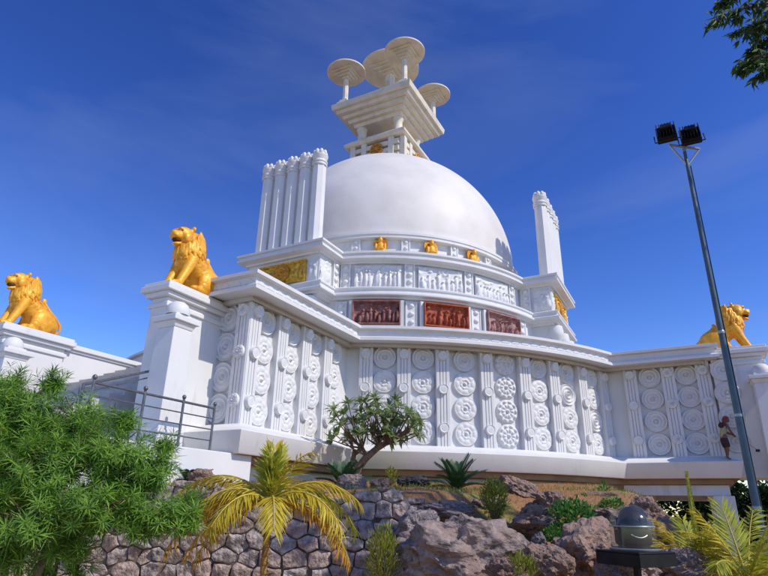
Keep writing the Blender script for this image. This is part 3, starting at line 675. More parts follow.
# ------------------------------------------------------------------ the worker on the ledge
def skin_mesh(joints, edges, sub=2, root=0):
    me = bpy.data.meshes.new('tmp'); me.from_pydata([j[0] for j in joints], edges, []); o = bpy.data.objects.new('tmp', me); COL.objects.link(o)
    s = o.modifiers.new('skin', 'SKIN'); s.use_smooth_shade = True
    for i, j in enumerate(joints):
        r = j[1]; me.skin_vertices[0].data[i].radius = (r, r) if not isinstance(r, tuple) else r; me.skin_vertices[0].data[i].use_root = (i == root)
    o.modifiers.new('sub', 'SUBSURF').levels = sub
    dg = bpy.context.evaluated_depsgraph_get(); out = bpy.data.meshes.new_from_object(o.evaluated_get(dg)); bpy.data.objects.remove(o); bpy.data.meshes.remove(me); out.shade_smooth(); return out
def person():
    p = to_world(5.52, 15.62, 1.645)
    # faces the photograph's right (local +x), stooping a little over a long-handled tool
    o = thing('person', 'person in red headscarf, sleeveless khaki top and dark shorts working on the ledge', 'person', p, R(0)); o.scale = (.87, .87, .87)
    J = [((0, 0, .80), (.125, .10)), ((.03, 0, 1.0), (.115, .095)), ((.10, 0, 1.22), (.14, .105)), ((.14, 0, 1.33), (.10, .08)), ((.185, 0, 1.42), (.05, .05)),
         ((.03, -.09, .76), .085), ((.05, -.10, .44), .062), ((-.04, -.10, .09), .040), ((.09, -.11, .035), .035),
         ((.03, .09, .76), .085), ((.09, .11, .44), .062), ((.10, .11, .09), .040), ((.23, .12, .035), .035),
         ((.13, -.18, 1.31), .055), ((.19, -.23, 1.06), .042), ((.36, -.14, .90), .032),
         ((.13, .18, 1.31), .055), ((.24, .22, 1.07), .042), ((.42, .10, .98), .032)]
    E = [(0, 1), (1, 2), (2, 3), (3, 4), (0, 5), (5, 6), (6, 7), (7, 8), (0, 9), (9, 10), (10, 11), (11, 12), (3, 13), (13, 14), (14, 15), (3, 16), (16, 17), (17, 18)]
    me = skin_mesh(J, E); me.materials.append(MATS['skin'])
    body = MB()
    hd = MB(); hd.ell((.25, 0, 1.53), (.095, .08, .115)); hd.ell((.30, 0, 1.47), (.055, .055, .06)); hd.ell((.345, 0, 1.52), (.025, .018, .028)); hd.ell((.20, 0, 1.43), (.05, .05, .08))
    for s in (-1, 1): hd.ell((.24, s*.082, 1.52), (.022, .012, .03))
    for (hx, hy, hz2) in ((.38, -.13, .885), (.445, .085, .965)):
        hd.ell((hx, hy, hz2), (.045, .03, .05)); hd.ell((hx-.005, hy+(.03 if hy < 0 else -.03), hz2+.025), (.014, .03, .014), 8, 6)
        for k in range(4): hd.ell((hx+.03, hy+(.012 if hy < 0 else -.012), hz2-.035+.022*k), (.028, .022, .011), 8, 6)
    hm = remeshed(hd, .010, 2, .4)
    # one continuous figure: join head and hands to the skin
    bm = bmesh.new(); bm.from_mesh(me); bm.from_mesh(hm); whole = bpy.data.meshes.new('body'); bm.to_mesh(whole); bm.free()
    j = MB(); j.v = [tuple(v.co) for v in whole.vertices]; j.f = [tuple(q.vertices) for q in whole.polygons]
    bd = remeshed(j, .012, 2, .4); bd.materials.append(MATS['skin']); put('body', bd, o)
    S = [((.0, 0, .80), (.142, .115)), ((.03, 0, 1.0), (.132, .112)), ((.10, 0, 1.22), (.156, .12)), ((.13, 0, 1.34), (.115, .085))]
    sm = skin_mesh(S, [(0, 1), (1, 2), (2, 3)]); sm.materials.append(MATS['cloth_khaki']); put('shirt', sm, o)
    T = [((.0, 0, .86), (.145, .118)), ((.02, 0, .76), (.14, .12)), ((.03, -.09, .70), .105), ((.06, -.105, .46), .098), ((.03, .09, .70), .105), ((.10, .11, .46), .098)]
    tm = skin_mesh(T, [(0, 1), (1, 2), (2, 3), (1, 4), (4, 5)]); tm.materials.append(MATS['cloth_dark']); put('shorts', tm, o)
    c = MB(); c.ell((.235, 0, 1.575), (.112, .096, .092)); c.ell((.15, 0, 1.50), (.06, .07, .08)); c.ell((.12, .02, 1.40), (.04, .05, .08)); c.ell((.33, 0, 1.585), (.05, .07, .018))
    cm = remeshed(c, .012, 3); cm.materials.append(MATS['cloth_red']); put('headscarf', cm, o)
    v = MB(); v.ell((.0, -.02, 1.30), (.075, .16, .11)); vm = remeshed(v, .015, 3); vm.materials.append(MATS['cloth_dark']); put('shoulder_bag', vm, o)
    f = MB()
    for s in (-1, 1): f.ell((.32, s*.04, 1.545), (.012, .016, .010), 8, 6)
    f.obj('eyes', 'hair', o)
    t = thing('long_handled_brush', 'thin pole held downwards by the worker on the ledge', 'tool', p, R(0)); t.scale = (.87, .87, .87)
    MB().tube([(.30, .14, 1.10), (.43, -.02, .93), (.86, -.55, .36)], .013, 8).obj('handle', 'pale_metal', t); MB().box(.82, .92, -.62, -.50, .28, .37).obj('brush_head', 'cloth_dark', t, bevel=.01)
person()
# ------------------------------------------------------------------ stone retaining wall, boulders
def poly_clip(poly, a, b, c):
    out = []
    for i in range(len(poly)):
        p, q = poly[i], poly[(i+1) % len(poly)]; dp, dq = a*p[0]+b*p[1]-c, a*q[0]+b*q[1]-c
        if dp <= 0: out.append(p)
        if (dp < 0) != (dq < 0) and dp != dq: t = dp/(dp-dq); out.append((p[0]+(q[0]-p[0])*t, p[1]+(q[1]-p[1])*t))
    return out
def stone_wall():
    o = thing('retaining_wall', 'rubble stone retaining wall of mauve-grey stones below the garden', 'stone wall', (0, WALL_Y, -1.6))
    r = random.Random(21); X0, X1, H = -7.6, 1.30, 1.84
    pts = []; z = .10; row = 0
    while z < H+.15:
        rh = r.uniform(.12, .24); x = X0-.2+r.uniform(0, .3)
        while x < X1+.3:
            w = r.choice((r.uniform(.12, .26), r.uniform(.26, .58))); pts.append((x+w/2, z+r.uniform(-.05, .05))); x += w
        z += rh; row += 1
    k = 0
    def top(x): return H+.06*math.sin(x*1.7)+.05*math.sin(x*4.1+1)
    for i, p in enumerate(pts):
        tz = top(p[0]) if p[0] < .2 else top(p[0])-max(0, p[0]-.2)*.35
        poly = [(X0, 0), (X1, 0), (X1, tz), (X0, tz)]
        for j, q in enumerate(pts):
            if i == j or abs(q[0]-p[0]) > 1.4 or abs(q[1]-p[1]) > 1.2: continue
            a, b = q[0]-p[0], (q[1]-p[1])*1.9; c = a*(p[0]+q[0])/2+b*(p[1]+q[1])/2; poly = poly_clip(poly, a, b, c)
            if len(poly) < 3: break
        if len(poly) < 3: continue
        cx = sum(v[0] for v in poly)/len(poly); cz = sum(v[1] for v in poly)/len(poly)
        w_ = max(v[0] for v in poly)-min(v[0] for v in poly); h_ = max(v[1] for v in poly)-min(v[1] for v in poly)
        if w_ < .07 or h_ < .05: continue
        # subdivide edges, round, roughen
        ring = []
        for a in range(len(poly)):
            p0, p1 = poly[a], poly[(a+1) % len(poly)]; n = max(1, int(math.hypot(p1[0]-p0[0], p1[1]-p0[1])/.055))
            for t in range(n): ring.append((p0[0]+(p1[0]-p0[0])*t/n, p0[1]+(p1[1]-p0[1])*t/n))
        # smooth corners
        for _ in range(0): ring = [((ring[a-1][0]+2*ring[a][0]+ring[(a+1) % len(ring)][0])/4, (ring[a-1][1]+2*ring[a][1]+ring[(a+1) % len(ring)][1])/4) for a in range(len(ring))]
        ring = [(x+r.uniform(-.009, .009), z+r.uniform(-.009, .009)) for x, z in ring]
        n = len(ring); v = []; f = []; bul = r.uniform(.03, .085); seed = r.uniform(0, 99); tx, tz2 = r.uniform(-.12, .12), r.uniform(-.15, .15); gap = .003+r.uniform(0, .007)
        sh = max(.5, 1-gap/max(.05, min(w_, h_)/2))
        for s, d in ((sh, .10), (sh, -.025), (sh*.955, -.02-bul*.75), (sh*.80, -.02-bul*.96), (sh*.45, -.02-bul)):
            for (x, z) in ring:
                X, Z = (x-cx)*s, (z-cz)*s; nn = .045*noise.noise((X*6+seed, Z*6, seed))+.02*noise.noise((X*15+seed, Z*15, seed)) if d < 0 else 0
                v.append((X, d+nn+tx*X+tz2*Z if d < 0 else d, Z))
        for l in range(4):
            for a in range(n): b2 = (a+1) % n; f.append((l*n+a, l*n+b2, (l+1)*n+b2, (l+1)*n+a))
        v.append((0, -.02-bul*1.04, 0)); e = len(v)-1
        for a in range(n): f.append((4*n+a, 4*n+(a+1) % n, e))
        curve = 0 if cx < -.2 else (cx+.2)**2*.35
        MB().add(v, f).obj('stone', r.choices(('stone', 'stone_warm', 'stone_pale'), (5, 3, 2))[0], o, 42, loc=(cx, curve, cz)); k += 1
    m = MB()
    xs = [X0+(X1-X0)*i/40 for i in range(41)]
    for x in xs:
        c = 0 if x < -.2 else (x+.2)**2*.35; t_ = top(x)-(max(0, x-.2)*.35)-.05
        m.v += [(x, -.028+c, -.2), (x, -.028+c, t_), (x, .4+c, t_)]
    for i in range(40): a = 3*i; m.f += [(a, a+3, a+4, a+1), (a+1, a+4, a+5, a+2)]
    m.obj('mortar', 'mortar', o, 40)
stone_wall()

def boulder_mesh(seed, sub=4, flat=9, rough=.24):
    r = random.Random(seed); bm = bmesh.new(); bmesh.ops.create_icosphere(bm, subdivisions=sub, radius=1)
    pl = [(Vector((r.gauss(0, 1), r.gauss(0, 1), r.gauss(0, 1))).normalized(), r.uniform(.62, .88)) for _ in range(flat)]
    for v in bm.verts:
        d = v.co.normalized(); k = 1.
        for n, h in pl:
            c = d.dot(n)
            if c > 0: k = min(k, h/c if c > .01 else 9)
        q = d*2.1+Vector((seed, seed*.7, 0))
        k += rough*noise.fractal(q, .9, 2.1, 5)+.10*abs(noise.noise(q*1.7))*-1
        v.co = d*k
    me = bpy.data.meshes.new('boulder'); bm.to_mesh(me); bm.free(); me.shade_smooth(); me.set_sharp_from_angle(angle=R(38)); return me
BM = [boulder_mesh(s, 5) for s in (3, 11, 23, 37, 52, 68)]
def boulder(px, py, D, w, h, dpt, k, mt, label, rz=0., tilt=0.):
    c = at(px, py, D); me = BM[k].copy(); me.materials.clear(); me.materials.append(MATS[mt])
    o = put('boulder', me, None, c, 0); o.rotation_euler = (tilt*.5, tilt, rz); o.scale = (w/2, dpt/2, h/2)
    tag(o, label, 'boulder', 'boulders in the garden'); return o
# (px, py, distance, width, height, depth, shape, material, label)
BO = [
 (466, 559, 7.6, 1.65, 1.05, 1.2, 0, 'boulder', 'largest grey boulder, right of the stone wall', .3, .1),
 (414, 563, 8.2, .55, .9, .6, 1, 'stone_pale', 'long pale slanting rock along the left flank of the largest boulder', .2, .9),
 (519, 491, 11.0, .9, .42, .8, 2, 'boulder_brown', 'tawny tilted rock at the garden top behind the small round shrub', .2, .35),
 (487, 507, 10.2, .9, .36, .7, 3, 'boulder_brown', 'low brown rock directly behind the largest boulder', 1.1, 0),
 (448, 510, 9.6, .95, .30, .6, 4, 'boulder', 'flat mauve rock left of the small round shrub', .4, .05),
 (418, 526, 8.9, .62, .50, .5, 5, 'stone', 'mauve-grey rock between the stone wall and the largest boulder', .2, -.5),
 (536, 522, 9.2, .95, .46, .7, 1, 'boulder_brown', 'brown rock left of the bright green round bush', 2.1, .4),
 (552, 503, 10.4, .8, .40, .6, 0, 'boulder_brown', 'small brown rock up the slope behind the bright green bush', 1, .2),
 (590, 553, 7.8, 1.25, .75, .9, 2, 'boulder_brown', 'broad brown boulder left of the searchlight', .9, -.15),
 (550, 566, 7.2, .65, .45, .6, 3, 'boulder_brown', 'brown rock at the bottom edge, right of the largest boulder', .4, .3),
 (612, 526, 9.4, .9, .5, .7, 4, 'boulder_brown', 'reddish rock slab rising behind the searchlight dome', 1.6, .3),
 (648, 513, 9.8, .55, .5, .5, 5, 'boulder_brown', 'upright brown rock at the garden edge by the dark opening', .3, .2),
 (665, 545, 8.6, .9, .8, .7, 0, 'boulder_brown', 'brown rock between the searchlight and the yellow palm', .5, .1),
 (628, 571, 6.9, .9, .55, .7, 1, 'boulder', 'dark rock under the searchlight tray', 1.3, .1),
 (352, 487, 11.0, .62, .44, .5, 2, 'boulder', 'grey-black rock at the foot of the crooked tree', .3, .1),
 (416, 484, 11.6, .72, .34, .5, 3, 'boulder_black', 'black rock left of the dark cycad', .1, .05),
 (381, 487, 11.4, .42, .34, .4, 4, 'boulder_brown', 'small tawny rock between the grey-black and the black rock', .1, .2),
 (205, 481, 12.2, .7, .45, .5, 5, 'boulder_brown', 'brown rock under the white landing wall', .6, .2),
 (604, 500, 11.2, 1.2, .3, .7, 1, 'boulder_brown', 'low reddish rock in the orange soil above the bright bush', .2, .05),
 (682, 571, 7.2, .8, .5, .6, 4, 'boulder', 'dark rock at the bottom edge under the yellow palm', .2, .05),
 (506, 572, 6.6, .4, .28, .4, 5, 'boulder_brown', 'small brown rock at the foot of the largest boulder', .2, .05),
]
for b in BO: boulder(*b)
r5 = random.Random(5)
def pebbles():
    L = [(393, 535, 9.0, .16, 'stone', 'small grey stone above the feathery shrub, in the gap left of the largest boulder'), (402, 547, 8.8, .2, 'stone_warm', 'warm grey stone halfway down the gap left of the largest boulder'),
         (397, 560, 8.5, .24, 'stone', 'lowest and largest loose stone in the gap right of the feathery shrub'), (409, 537, 8.8, .13, 'boulder_brown', 'tiny brown stone beside the long pale slanting rock'),
         (540, 545, 8.0, .2, 'stone', 'small grey stone between the largest boulder and the broad brown boulder'), (560, 545, 8.2, .18, 'stone_warm', 'small stone just below the tiny green tuft'), (575, 537, 8.4, .2, 'boulder_brown', 'small brown stone directly under the bright round bush')]
    for i, (px, py, D, s, mt, lb) in enumerate(L):
        c = at(px, py, D); me = BM[i % 6].copy(); me.materials.clear(); me.materials.append(MATS[mt])
        o = put('loose_stone', me, None, c); o.scale = (s*.75, s*.65, s*.5); o.rotation_euler = (r5.uniform(0, 3), r5.uniform(0, 3), r5.uniform(0, 3)); tag(o, lb, 'stone', 'loose stones among the boulders')
pebbles()

# ------------------------------------------------------------------ plants
def leaf(mb, p, d, up, ln, w, fold=.0, droop=0.):
    """pointed leaf of 4 triangles from p along d"""
    d = d.normalized(); sd = d.cross(up)
    sd = sd.normalized() if sd.length > 1e-4 else d.orthogonal().normalized(); nn = sd.cross(d).normalized()
    a = p+d*ln*.4-nn*droop*ln*.25+nn*0; e = p+d*ln-nn*droop*ln
    k = len(mb.v); f = nn*fold*w
    mb.v += [tuple(p), tuple(a+sd*w/2+f), tuple(a), tuple(a-sd*w/2+f), tuple(e)]
    mb.f += [(k, k+1, k+2), (k, k+2, k+3), (k+1, k+4, k+2), (k+2, k+4, k+3)]
def rv(r): return Vector((r.gauss(0, 1), r.gauss(0, 1), r.gauss(0, 1))).normalized()

def oleander(name, label, base, height, clumps, seed, whorl=24, ll=.125, lw=.0115, n_shoots=2200):
    """branching shrub whose shoots end in whorls of long narrow leaves; clumps = (centre, radii)"""
    r = random.Random(seed); o = thing(name, label, 'shrub', base)
    B = Vector(base); st = MB(); lf = MB()
    hubs = []
    for c, rad in clumps:
        c = Vector(c)-B; mid = c*.55+Vector((r.uniform(-.15, .15), r.uniform(-.15, .15), r.uniform(0, .15)))
        if len(hubs) < 3: st.tube([Vector((r.uniform(-.12, .12), r.uniform(-.12, .12), 0)), mid*.5, mid, c], [.05, .04, .03, .016], 7)
        else: st.tube([min((h[0] for h in hubs), key=lambda q: (q-c).length), c], [.016, .010], 6)
        hubs.append((c, Vector(rad)))
    vol = [h[1].x*h[1].y*h[1].z for h in hubs]
    for i in range(n_shoots):
        c, rad = r.choices(hubs, [v**.7 for v in vol])[0]; d = rv(r); d.z = d.z*.9+.12; rr = r.uniform(.45, 1.08)
        p = c+Vector((d.x*rad.x, d.y*rad.y, d.z*rad.z))*rr
        out = (d+Vector((0, 0, .55))+rv(r)*.3).normalized()
        if i % 3 == 0: st.tube([c+(p-c)*.25, p-out*.05], [.008, .004], 5)
        sc = r.uniform(.75, 1.2)
        for k in range(whorl):
            t = k/whorl; a = k*2.4+r.uniform(-.2, .2); u = out.orthogonal().normalized(); w = out.cross(u)
            side = u*math.cos(a)+w*math.sin(a); el = -.25+1.15*t+r.uniform(-.15, .15)
            dd = side*math.cos(el)+out*math.sin(el); leaf(lf, p-out*.09*(1-t)*sc, dd, out, ll*sc*r.uniform(.75, 1.1), lw*sc, .15, r.uniform(.05, .35))
    st.obj('stems', 'bark', o, 60); lf.obj('foliage', 'leaf_oleander', o)
D = 6.0
cl = []
for (px, py, dd, rx, rz) in ((20, 415, 6.2, .42, .36), (75, 420, 6.3, .40, .34), (45, 470, 5.8, .5, .38), (110, 455, 6.0, .42, .36), (150, 470, 6.1, .30, .28), (95, 510, 5.7, .42, .30), (150, 520, 5.9, .36, .22), (30, 520, 5.6, .4, .3), (185, 518, 6.0, .20, .16), (-20, 470, 5.8, .5, .5), (-25, 415, 6.0, .42, .42), (165, 445, 6.4, .16, .16), (125, 420, 6.4, .16, .16), (8, 385, 6.4, .2, .22), (52, 382, 6.4, .16, .2), (60, 445, 6.3, .5, .4), (120, 490, 6.2, .45, .3), (10, 550, 5.7, .35, .25), (70, 545, 5.9, .3, .2), (190, 500, 6.2, .14, .14), (-10, 440, 6.3, .5, .4), (0, 500, 6.2, .5, .4)):
    p = at(px, py, dd); cl.append(((p.x, p.y, p.z), (rx, rx*.9, rz)))
pb = at(30, 560, 5.9); oleander('oleander_shrub', 'large bright green narrow-leaved shrub filling the lower left corner', (pb.x, pb.y, -1.6), 2, cl, 3)
sc_ = []
for (px, py, dd, rx, rz) in ((60, 548, 6.6, .22, .2), (78, 566, 6.6, .22, .2), (40, 570, 6.5, .22, .2)):
    p = at(px, py, dd); sc_.append(((p.x, p.y, p.z), (rx, rx*.9, rz)))
pb = at(60, 576, 6.6); oleander('undergrowth_shrub', 'small dark shrub low against the stone wall beneath the large shrub', (pb.x, pb.y, -1.6), 1, sc_, 9, whorl=12, ll=.09, lw=.014, n_shoots=120)

def palm(name, label, base, crown_z, fronds, r0, seed, trunk_r=.05):
    r = random.Random(seed); o = thing(name, label, 'palm', base); T = crown_z-base[2]
    tr = MB(); tr.tube([(0, 0, 0), (.015, .01, T*.3), (-.01, 0, T*.6), (0, 0, T*.9), (0, 0, T+.12)], [trunk_r*1.5, trunk_r*1.2, trunk_r*1.05, trunk_r, trunk_r*.6], 10)
    for k in range(int(T/.09)): tr.lathe([(trunk_r*1.25, .09*k), (trunk_r*1.32, .09*k+.02)], 10, cap=False)
    tr.obj('trunk', 'palm_trunk', o, 50)
    for (az_, el, ln, bend, mt, lw, nl, ll) in fronds:
        st = MB(); lf = MB(); d = Vector((math.sin(R(az_))*math.cos(R(el)), math.cos(R(az_))*math.cos(R(el)), math.sin(R(el)))); p = Vector((0, 0, T)); pts = [p.copy()]; N = 14
        for i in range(N):
            p = p+d*(ln/N); pts.append(p.copy()); d = (d+Vector((0, 0, -bend/N))).normalized()
        st.tube(pts, [.016*(1-.75*i/N) for i in range(N+1)], 6)
        fr = st.obj('frond', 'frond_stem', o, 60)
        for i in range(nl):
            t = .12+.88*i/(nl-1); q = t*N; k = min(N-1, int(q)); pp = pts[k].lerp(pts[k+1], q-k); tg = (pts[k+1]-pts[k]).normalized()
            sd = tg.cross(Vector((0, 0, 1))); sd = sd.normalized() if sd.length > .05 else Vector((math.cos(R(az_)), -math.sin(R(az_)), 0))
            up = sd.cross(tg).normalized(); L = ll*(1-.55*abs(t-.45)*1.4)*r.uniform(.85, 1.12)
            for s in (-1, 1):
                dd = (sd*s*(.95-.35*t)+tg*(.55+.4*t)+up*r.uniform(-.05, .28)+Vector((0, 0, -.15))+rv(r)*.12)
                leaf(lf, pp, dd, up, L, lw, .2, r.uniform(.2, .75) if bend > .5 else r.uniform(.0, .25))
        lf.obj('leaflets', mt, fr)
c = at(270, 503, 7.0)
palm('yellow_palm', 'yellowing young palm with drooping orange fronds before the stone wall', (c.x, c.y, -1.6), c.z, [
 (268, 84, .58, .05, 'leaf_lime', .05, 26, .32), (100, 80, .56, .05, 'leaf_lime', .05, 26, .32), (350, 70, .7, .3, 'leaf_yellow', .034, 30, .30), (180, 76, .5, .2, 'leaf_lime', .04, 24, .28),
 (82, 44, 1.15, 1.75, 'leaf_yellow', .026, 46, .34), (70, 36, 1.25, 2.1, 'leaf_lime', .026, 46, .36), (280, 46, 1.2, 1.6, 'leaf_yellow', .026, 46, .34), (292, 34, 1.2, 1.9, 'leaf_lime', .026, 46, .34),
 (262, 22, 1.35, 2.0, 'leaf_orange', .026, 48, .32), (100, 12, 1.2, 1.8, 'leaf_orange', .024, 46, .30), (215, 30, .95, 1.9, 'leaf_yellow', .024, 40, .32), (250, 38, 1.15, 2.2, 'leaf_yellow', .024, 46, .32), (108, 36, 1.1, 2.2, 'leaf_yellow', .024, 44, .32),
 (165, 30, .85, 2.0, 'leaf_yellow', .024, 38, .30), (310, 25, 1.2, 1.7, 'leaf_yellow', .024, 40, .32), (40, 30, 1.1, 1.5, 'leaf_yellow', .024, 40, .32), (240, 5, 1.05, 1.9, 'leaf_orange', .022, 40, .28), (130, 62, .85, 1.2, 'leaf_yellow', .024, 32, .3), (80, 4, 1.15, 1.6, 'leaf_orange', .022, 40, .28), (278, 8, 1.2, 1.7, 'leaf_orange', .022, 40, .28)], .05, 8, .036)
def arecas(k, sd):
    q = random.Random(sd); F = []
    for i in range(k):
        el = 78-62*i/k+q.uniform(-5, 5); F.append((i*137.5+q.uniform(-15, 15), el, q.uniform(1.0, 1.25), .5+1.5*i/k, ('leaf_lime', 'leaf_lime', 'leaf_yellow')[i % 3] if i < k*.6 else ('leaf_yellow', 'leaf_yellow', 'leaf_orange')[i % 3], .03, 42, q.uniform(.32, .38)))
    return F
c = at(703, 578, 7.6)
palm('areca_palm', 'yellow-green palm with arching fronds and one tall spear at the lower right', (c.x, c.y, -1.6), c.z-.1, [(a_, e_, l_*.72, b_+.25, m_, w_, 38, q_*.85) for (a_, e_, l_, b_, m_, w_, n_, q_) in arecas(17, 3)]+[(40, 88, 1.3, .0, 'leaf_lime', .03, 44, .06)], .05, 14, .045)
c = at(748, 580, 6.8)
palm('small_palm', 'low yellow palm at the foot of the flood light pole', (c.x, c.y, -1.6), c.z-.05, [(a_, e_, l_*.78, b_, m_, .026, 36, q_*.85) for (a_, e_, l_, b_, m_, w_, n_, q_) in arecas(14, 9)], .05, 15, .04)

def plumeria():
    base = at(353, 482, 16.2); bz = ground_z(base.x, base.y)
    o = thing('crooked_tree', 'small crooked tree with bunched leaves before the white terrace wall', 'tree', (base.x, base.y, bz-.05))
    S = 16.2/570*.94; r = random.Random(12)
    P = lambda px, py, dy=0.: Vector(((px-352)*S, dy, (484-py)*S*.96+.05+(base.z-bz)))
    tr = MB(); tr.tube([P(356, 484), P(357, 470), P(364, 460, -.05), P(375, 450, -.05), P(386, 443)], [.13, .11, .10, .085, .07], 10)
    tr.tube([P(357, 470), P(351, 462, .1), P(352, 455, .15), P(360, 449, .2)], [.085, .085, .075, .055], 8); tr.obj('trunk', 'bark', o, 60)
    br = MB(); lf = MB(); tips = []
    roots = [P(386, 443), P(378, 448, -.05), P(366, 458, -.05), P(360, 449, .2), P(352, 456, .15)]
    T = [(330, 410), (338, 425), (334, 436), (345, 402), (350, 418), (357, 408), (362, 396), (368, 412), (374, 400), (380, 408), (374, 394), (388, 398), (392, 410), (384, 420), (398, 404), (402, 416), (396, 424), (408, 412), (414, 420), (406, 430), (392, 436), (412, 440), (418, 432), (372, 424), (360, 424), (346, 436), (342, 444), (400, 444), (385, 430), (352, 432), (420, 418), (366, 402), (396, 414), (378, 436), (405, 450), (340, 414), (356, 440), (410, 425), (388, 410), (364, 432)]
    T += [(x+r.uniform(-9, 9), y+r.uniform(-6, 9)) for x, y in T[:30]]
    T = [q for q in T if q[1] < 438]
    for i, (px, py) in enumerate(T):
        dy = r.uniform(-.65, .65); t = P(px, py+3, dy)
        rt = min(roots, key=lambda q: (q-t).length+r.uniform(0, .5)); mid = rt.lerp(t, .5)+Vector((r.uniform(-.08, .08), r.uniform(-.1, .1), -.05))
        br.tube([rt, mid, t], [.032, .02, .012], 6); tips.append((t, (t-mid).normalized()))
    for t, d in tips:
        for k in range(18):
            a = k*2.4; u = d.orthogonal().normalized(); w = d.cross(u); el = r.uniform(-.1, .95); s = u*math.cos(a)+w*math.sin(a)
            leaf(lf, t+d*r.uniform(-.04, .05), s*math.cos(el)+(d*.6+Vector((0, 0, .4)))*math.sin(el), Vector((0, 0, 1)), r.uniform(.20, .36), r.uniform(.085, .125), .12, r.uniform(.0, .3))
    br.obj('branches', 'bark', o, 60); lf.obj('crown', 'leaf_plumeria', o)
plumeria()

def cycad(px, py, D, ln, n, label, mt='leaf_cycad', seed=1, lw=.02, el0=15, el1=75):
    p = at(px, py, D); z = ground_z(p.x, p.y); z = min(max(z, p.z-.25), p.z+.02); o = thing('cycad', label, 'cycad', (p.x, p.y, z-.02)); r = random.Random(seed)
    MB().lathe([(.07, -.1), (.09, .0), (.06, .08), (.0, .10)], 10, cap=False).obj('stem', 'bark', o, 60)
    for i in range(n):
        st = MB(); az_ = i*137.5+r.uniform(-10, 10); el = r.uniform(el0, el1); d = Vector((math.sin(R(az_))*math.cos(R(el)), math.cos(R(az_))*math.cos(R(el)), math.sin(R(el)))); q = Vector((0, 0, .06)); pts = [q.copy()]; L = ln*r.uniform(.8, 1.1)
        for k in range(8): q = q+d*L/8; pts.append(q.copy()); d = (d+Vector((0, 0, -.10))).normalized()
        lf = MB()
        for j in range(26):
            t = .1+.9*j/25; k = min(7, int(t*8)); pp = pts[k].lerp(pts[k+1], t*8-k); tg = (pts[k+1]-pts[k]).normalized(); sd = tg.cross(Vector((0, 0, 1))); sd = sd.normalized() if sd.length > .02 else Vector((1, 0, 0)); up = sd.cross(tg)
            for s in (-1, 1): leaf(lf, pp, sd*s+tg*.75+up*.35, up, ln*.30*(1-.7*abs(t-.4)), lw, .1, .05)
        k0_ = len(lf.v)
        lf.tube(pts, .008, 4); lf.obj('frond', mt, o)
cycad(457, 494, 11.2, .62, 20, 'dark green cycad on the grass behind the flat rocks', seed=2, lw=.026)
cycad(343, 492, 12.0, .60, 16, 'dark fern-like cycad at the left foot of the crooked tree', seed=3, lw=.03)
cycad(187, 487, 12.4, .60, 14, 'dark cycad under the white landing wall', seed=4, lw=.03)

def bush(name, px, py, D, rx, rz, n, ll, lw, mt, label, seed, upright=.4):
    p = at(px, py, D); g = p.z-rz*.9; o = thing(name, label, 'bush', (p.x, p.y, g)); r = random.Random(seed); lf = MB(); st = MB(); c = Vector((0, 0, rz*.9))
    for i in range(18): d = rv(r); st.tube([Vector((0, 0, -.15)), c*.4+Vector((d.x*rx*.4, d.y*rx*.4, 0)), c+Vector((d.x*rx*.8, d.y*rx*.8, d.z*rz*.7))], [.012, .008, .003], 5)
    for i in range(n):
        d = rv(r); k = r.uniform(.55, 1.05)*(1+.22*noise.noise(d*2.3+Vector((seed, 0, 0)))); q = c+Vector((d.x*rx, d.y*rx, d.z*rz))*k
        leaf(lf, q, d+rv(r)*.6+Vector((0, 0, upright)), d, ll*r.uniform(.7, 1.2), lw*r.uniform(.8, 1.2), .1, .1)
    st.obj('stems', 'bark', o, 60); lf.obj('foliage', mt, o)
bush('round_bush', 573, 520, 8.9, .34, .26, 1500, .075, .035, 'leaf_bush', 'bright green round bush among the brown rocks', 1)
bush('round_bush', 553, 535, 8.5, .12, .10, 260, .06, .03, 'leaf_bush', 'tiny green tuft below the bright round bush', 11)
bush('round_bush', 612, 507, 10.4, .20, .14, 420, .07, .03, 'leaf_bush', 'green bush on the orange soil behind the searchlight dome', 2)
bush('round_bush', 583, 501, 11.2, .34, .10, 500, .07, .03, 'leaf_bush', 'low spreading green plant above the bright round bush', 4)
bush('conical_shrub', 494, 499, 9.4, .22, .30, 1100, .06, .025, 'leaf_bush_yellow', 'small olive green shrub behind the largest boulder', 3, .9)
bush('conical_shrub', 383, 560, 7.4, .20, .34, 1100, .075, .016, 'leaf_bush_yellow', 'yellow-green feathery shrub at the foot of the stone wall', 5, 1.2)
bush('conical_shrub', 520, 569, 6.6, .17, .13, 500, .06, .018, 'leaf_bush_yellow', 'yellow-green tuft at the bottom edge before the largest boulder', 6, 1.2)
bush('sprout', 391, 477, 12.4, .10, .16, 60, .12, .05, 'leaf_bush_yellow', 'single yellow-green sprout above the black rock', 7, 1.2)
bush('sprout', 604, 490, 12.0, .10, .12, 50, .10, .045, 'leaf_bush', 'small green sprout on the orange soil below the ledge', 8, 1.0)

def grass():
    r = random.Random(2); lf = MB(); dr = MB()
    for i in range(7000):
        px, D = r.uniform(150, 650), r.uniform(9.75, 17); x = (px-384)/570*D; y = D; z = ground_z(x, y)
        if z < -.2: continue
        k = noise.noise((x*.55, y*.55, 5))-(.25 if x > 2.2 else 0); t = lf if k > -.05 else dr
        leaf(t, Vector((x, y, z-.01)), Vector((r.gauss(0, .4), r.gauss(0, .4), 1)), Vector((0, 1, 0)), r.uniform(.04, .11), .012, 0, .2)
    o = lf.obj('grass', 'grass', None); tag(o, 'patches of short yellow-green grass on the garden top', 'grass', kind='stuff')
    o = dr.obj('dry_grass', 'dry_grass', None); tag(o, 'dry orange mulch and grass on the garden slope', 'dry grass', kind='stuff')
grass()

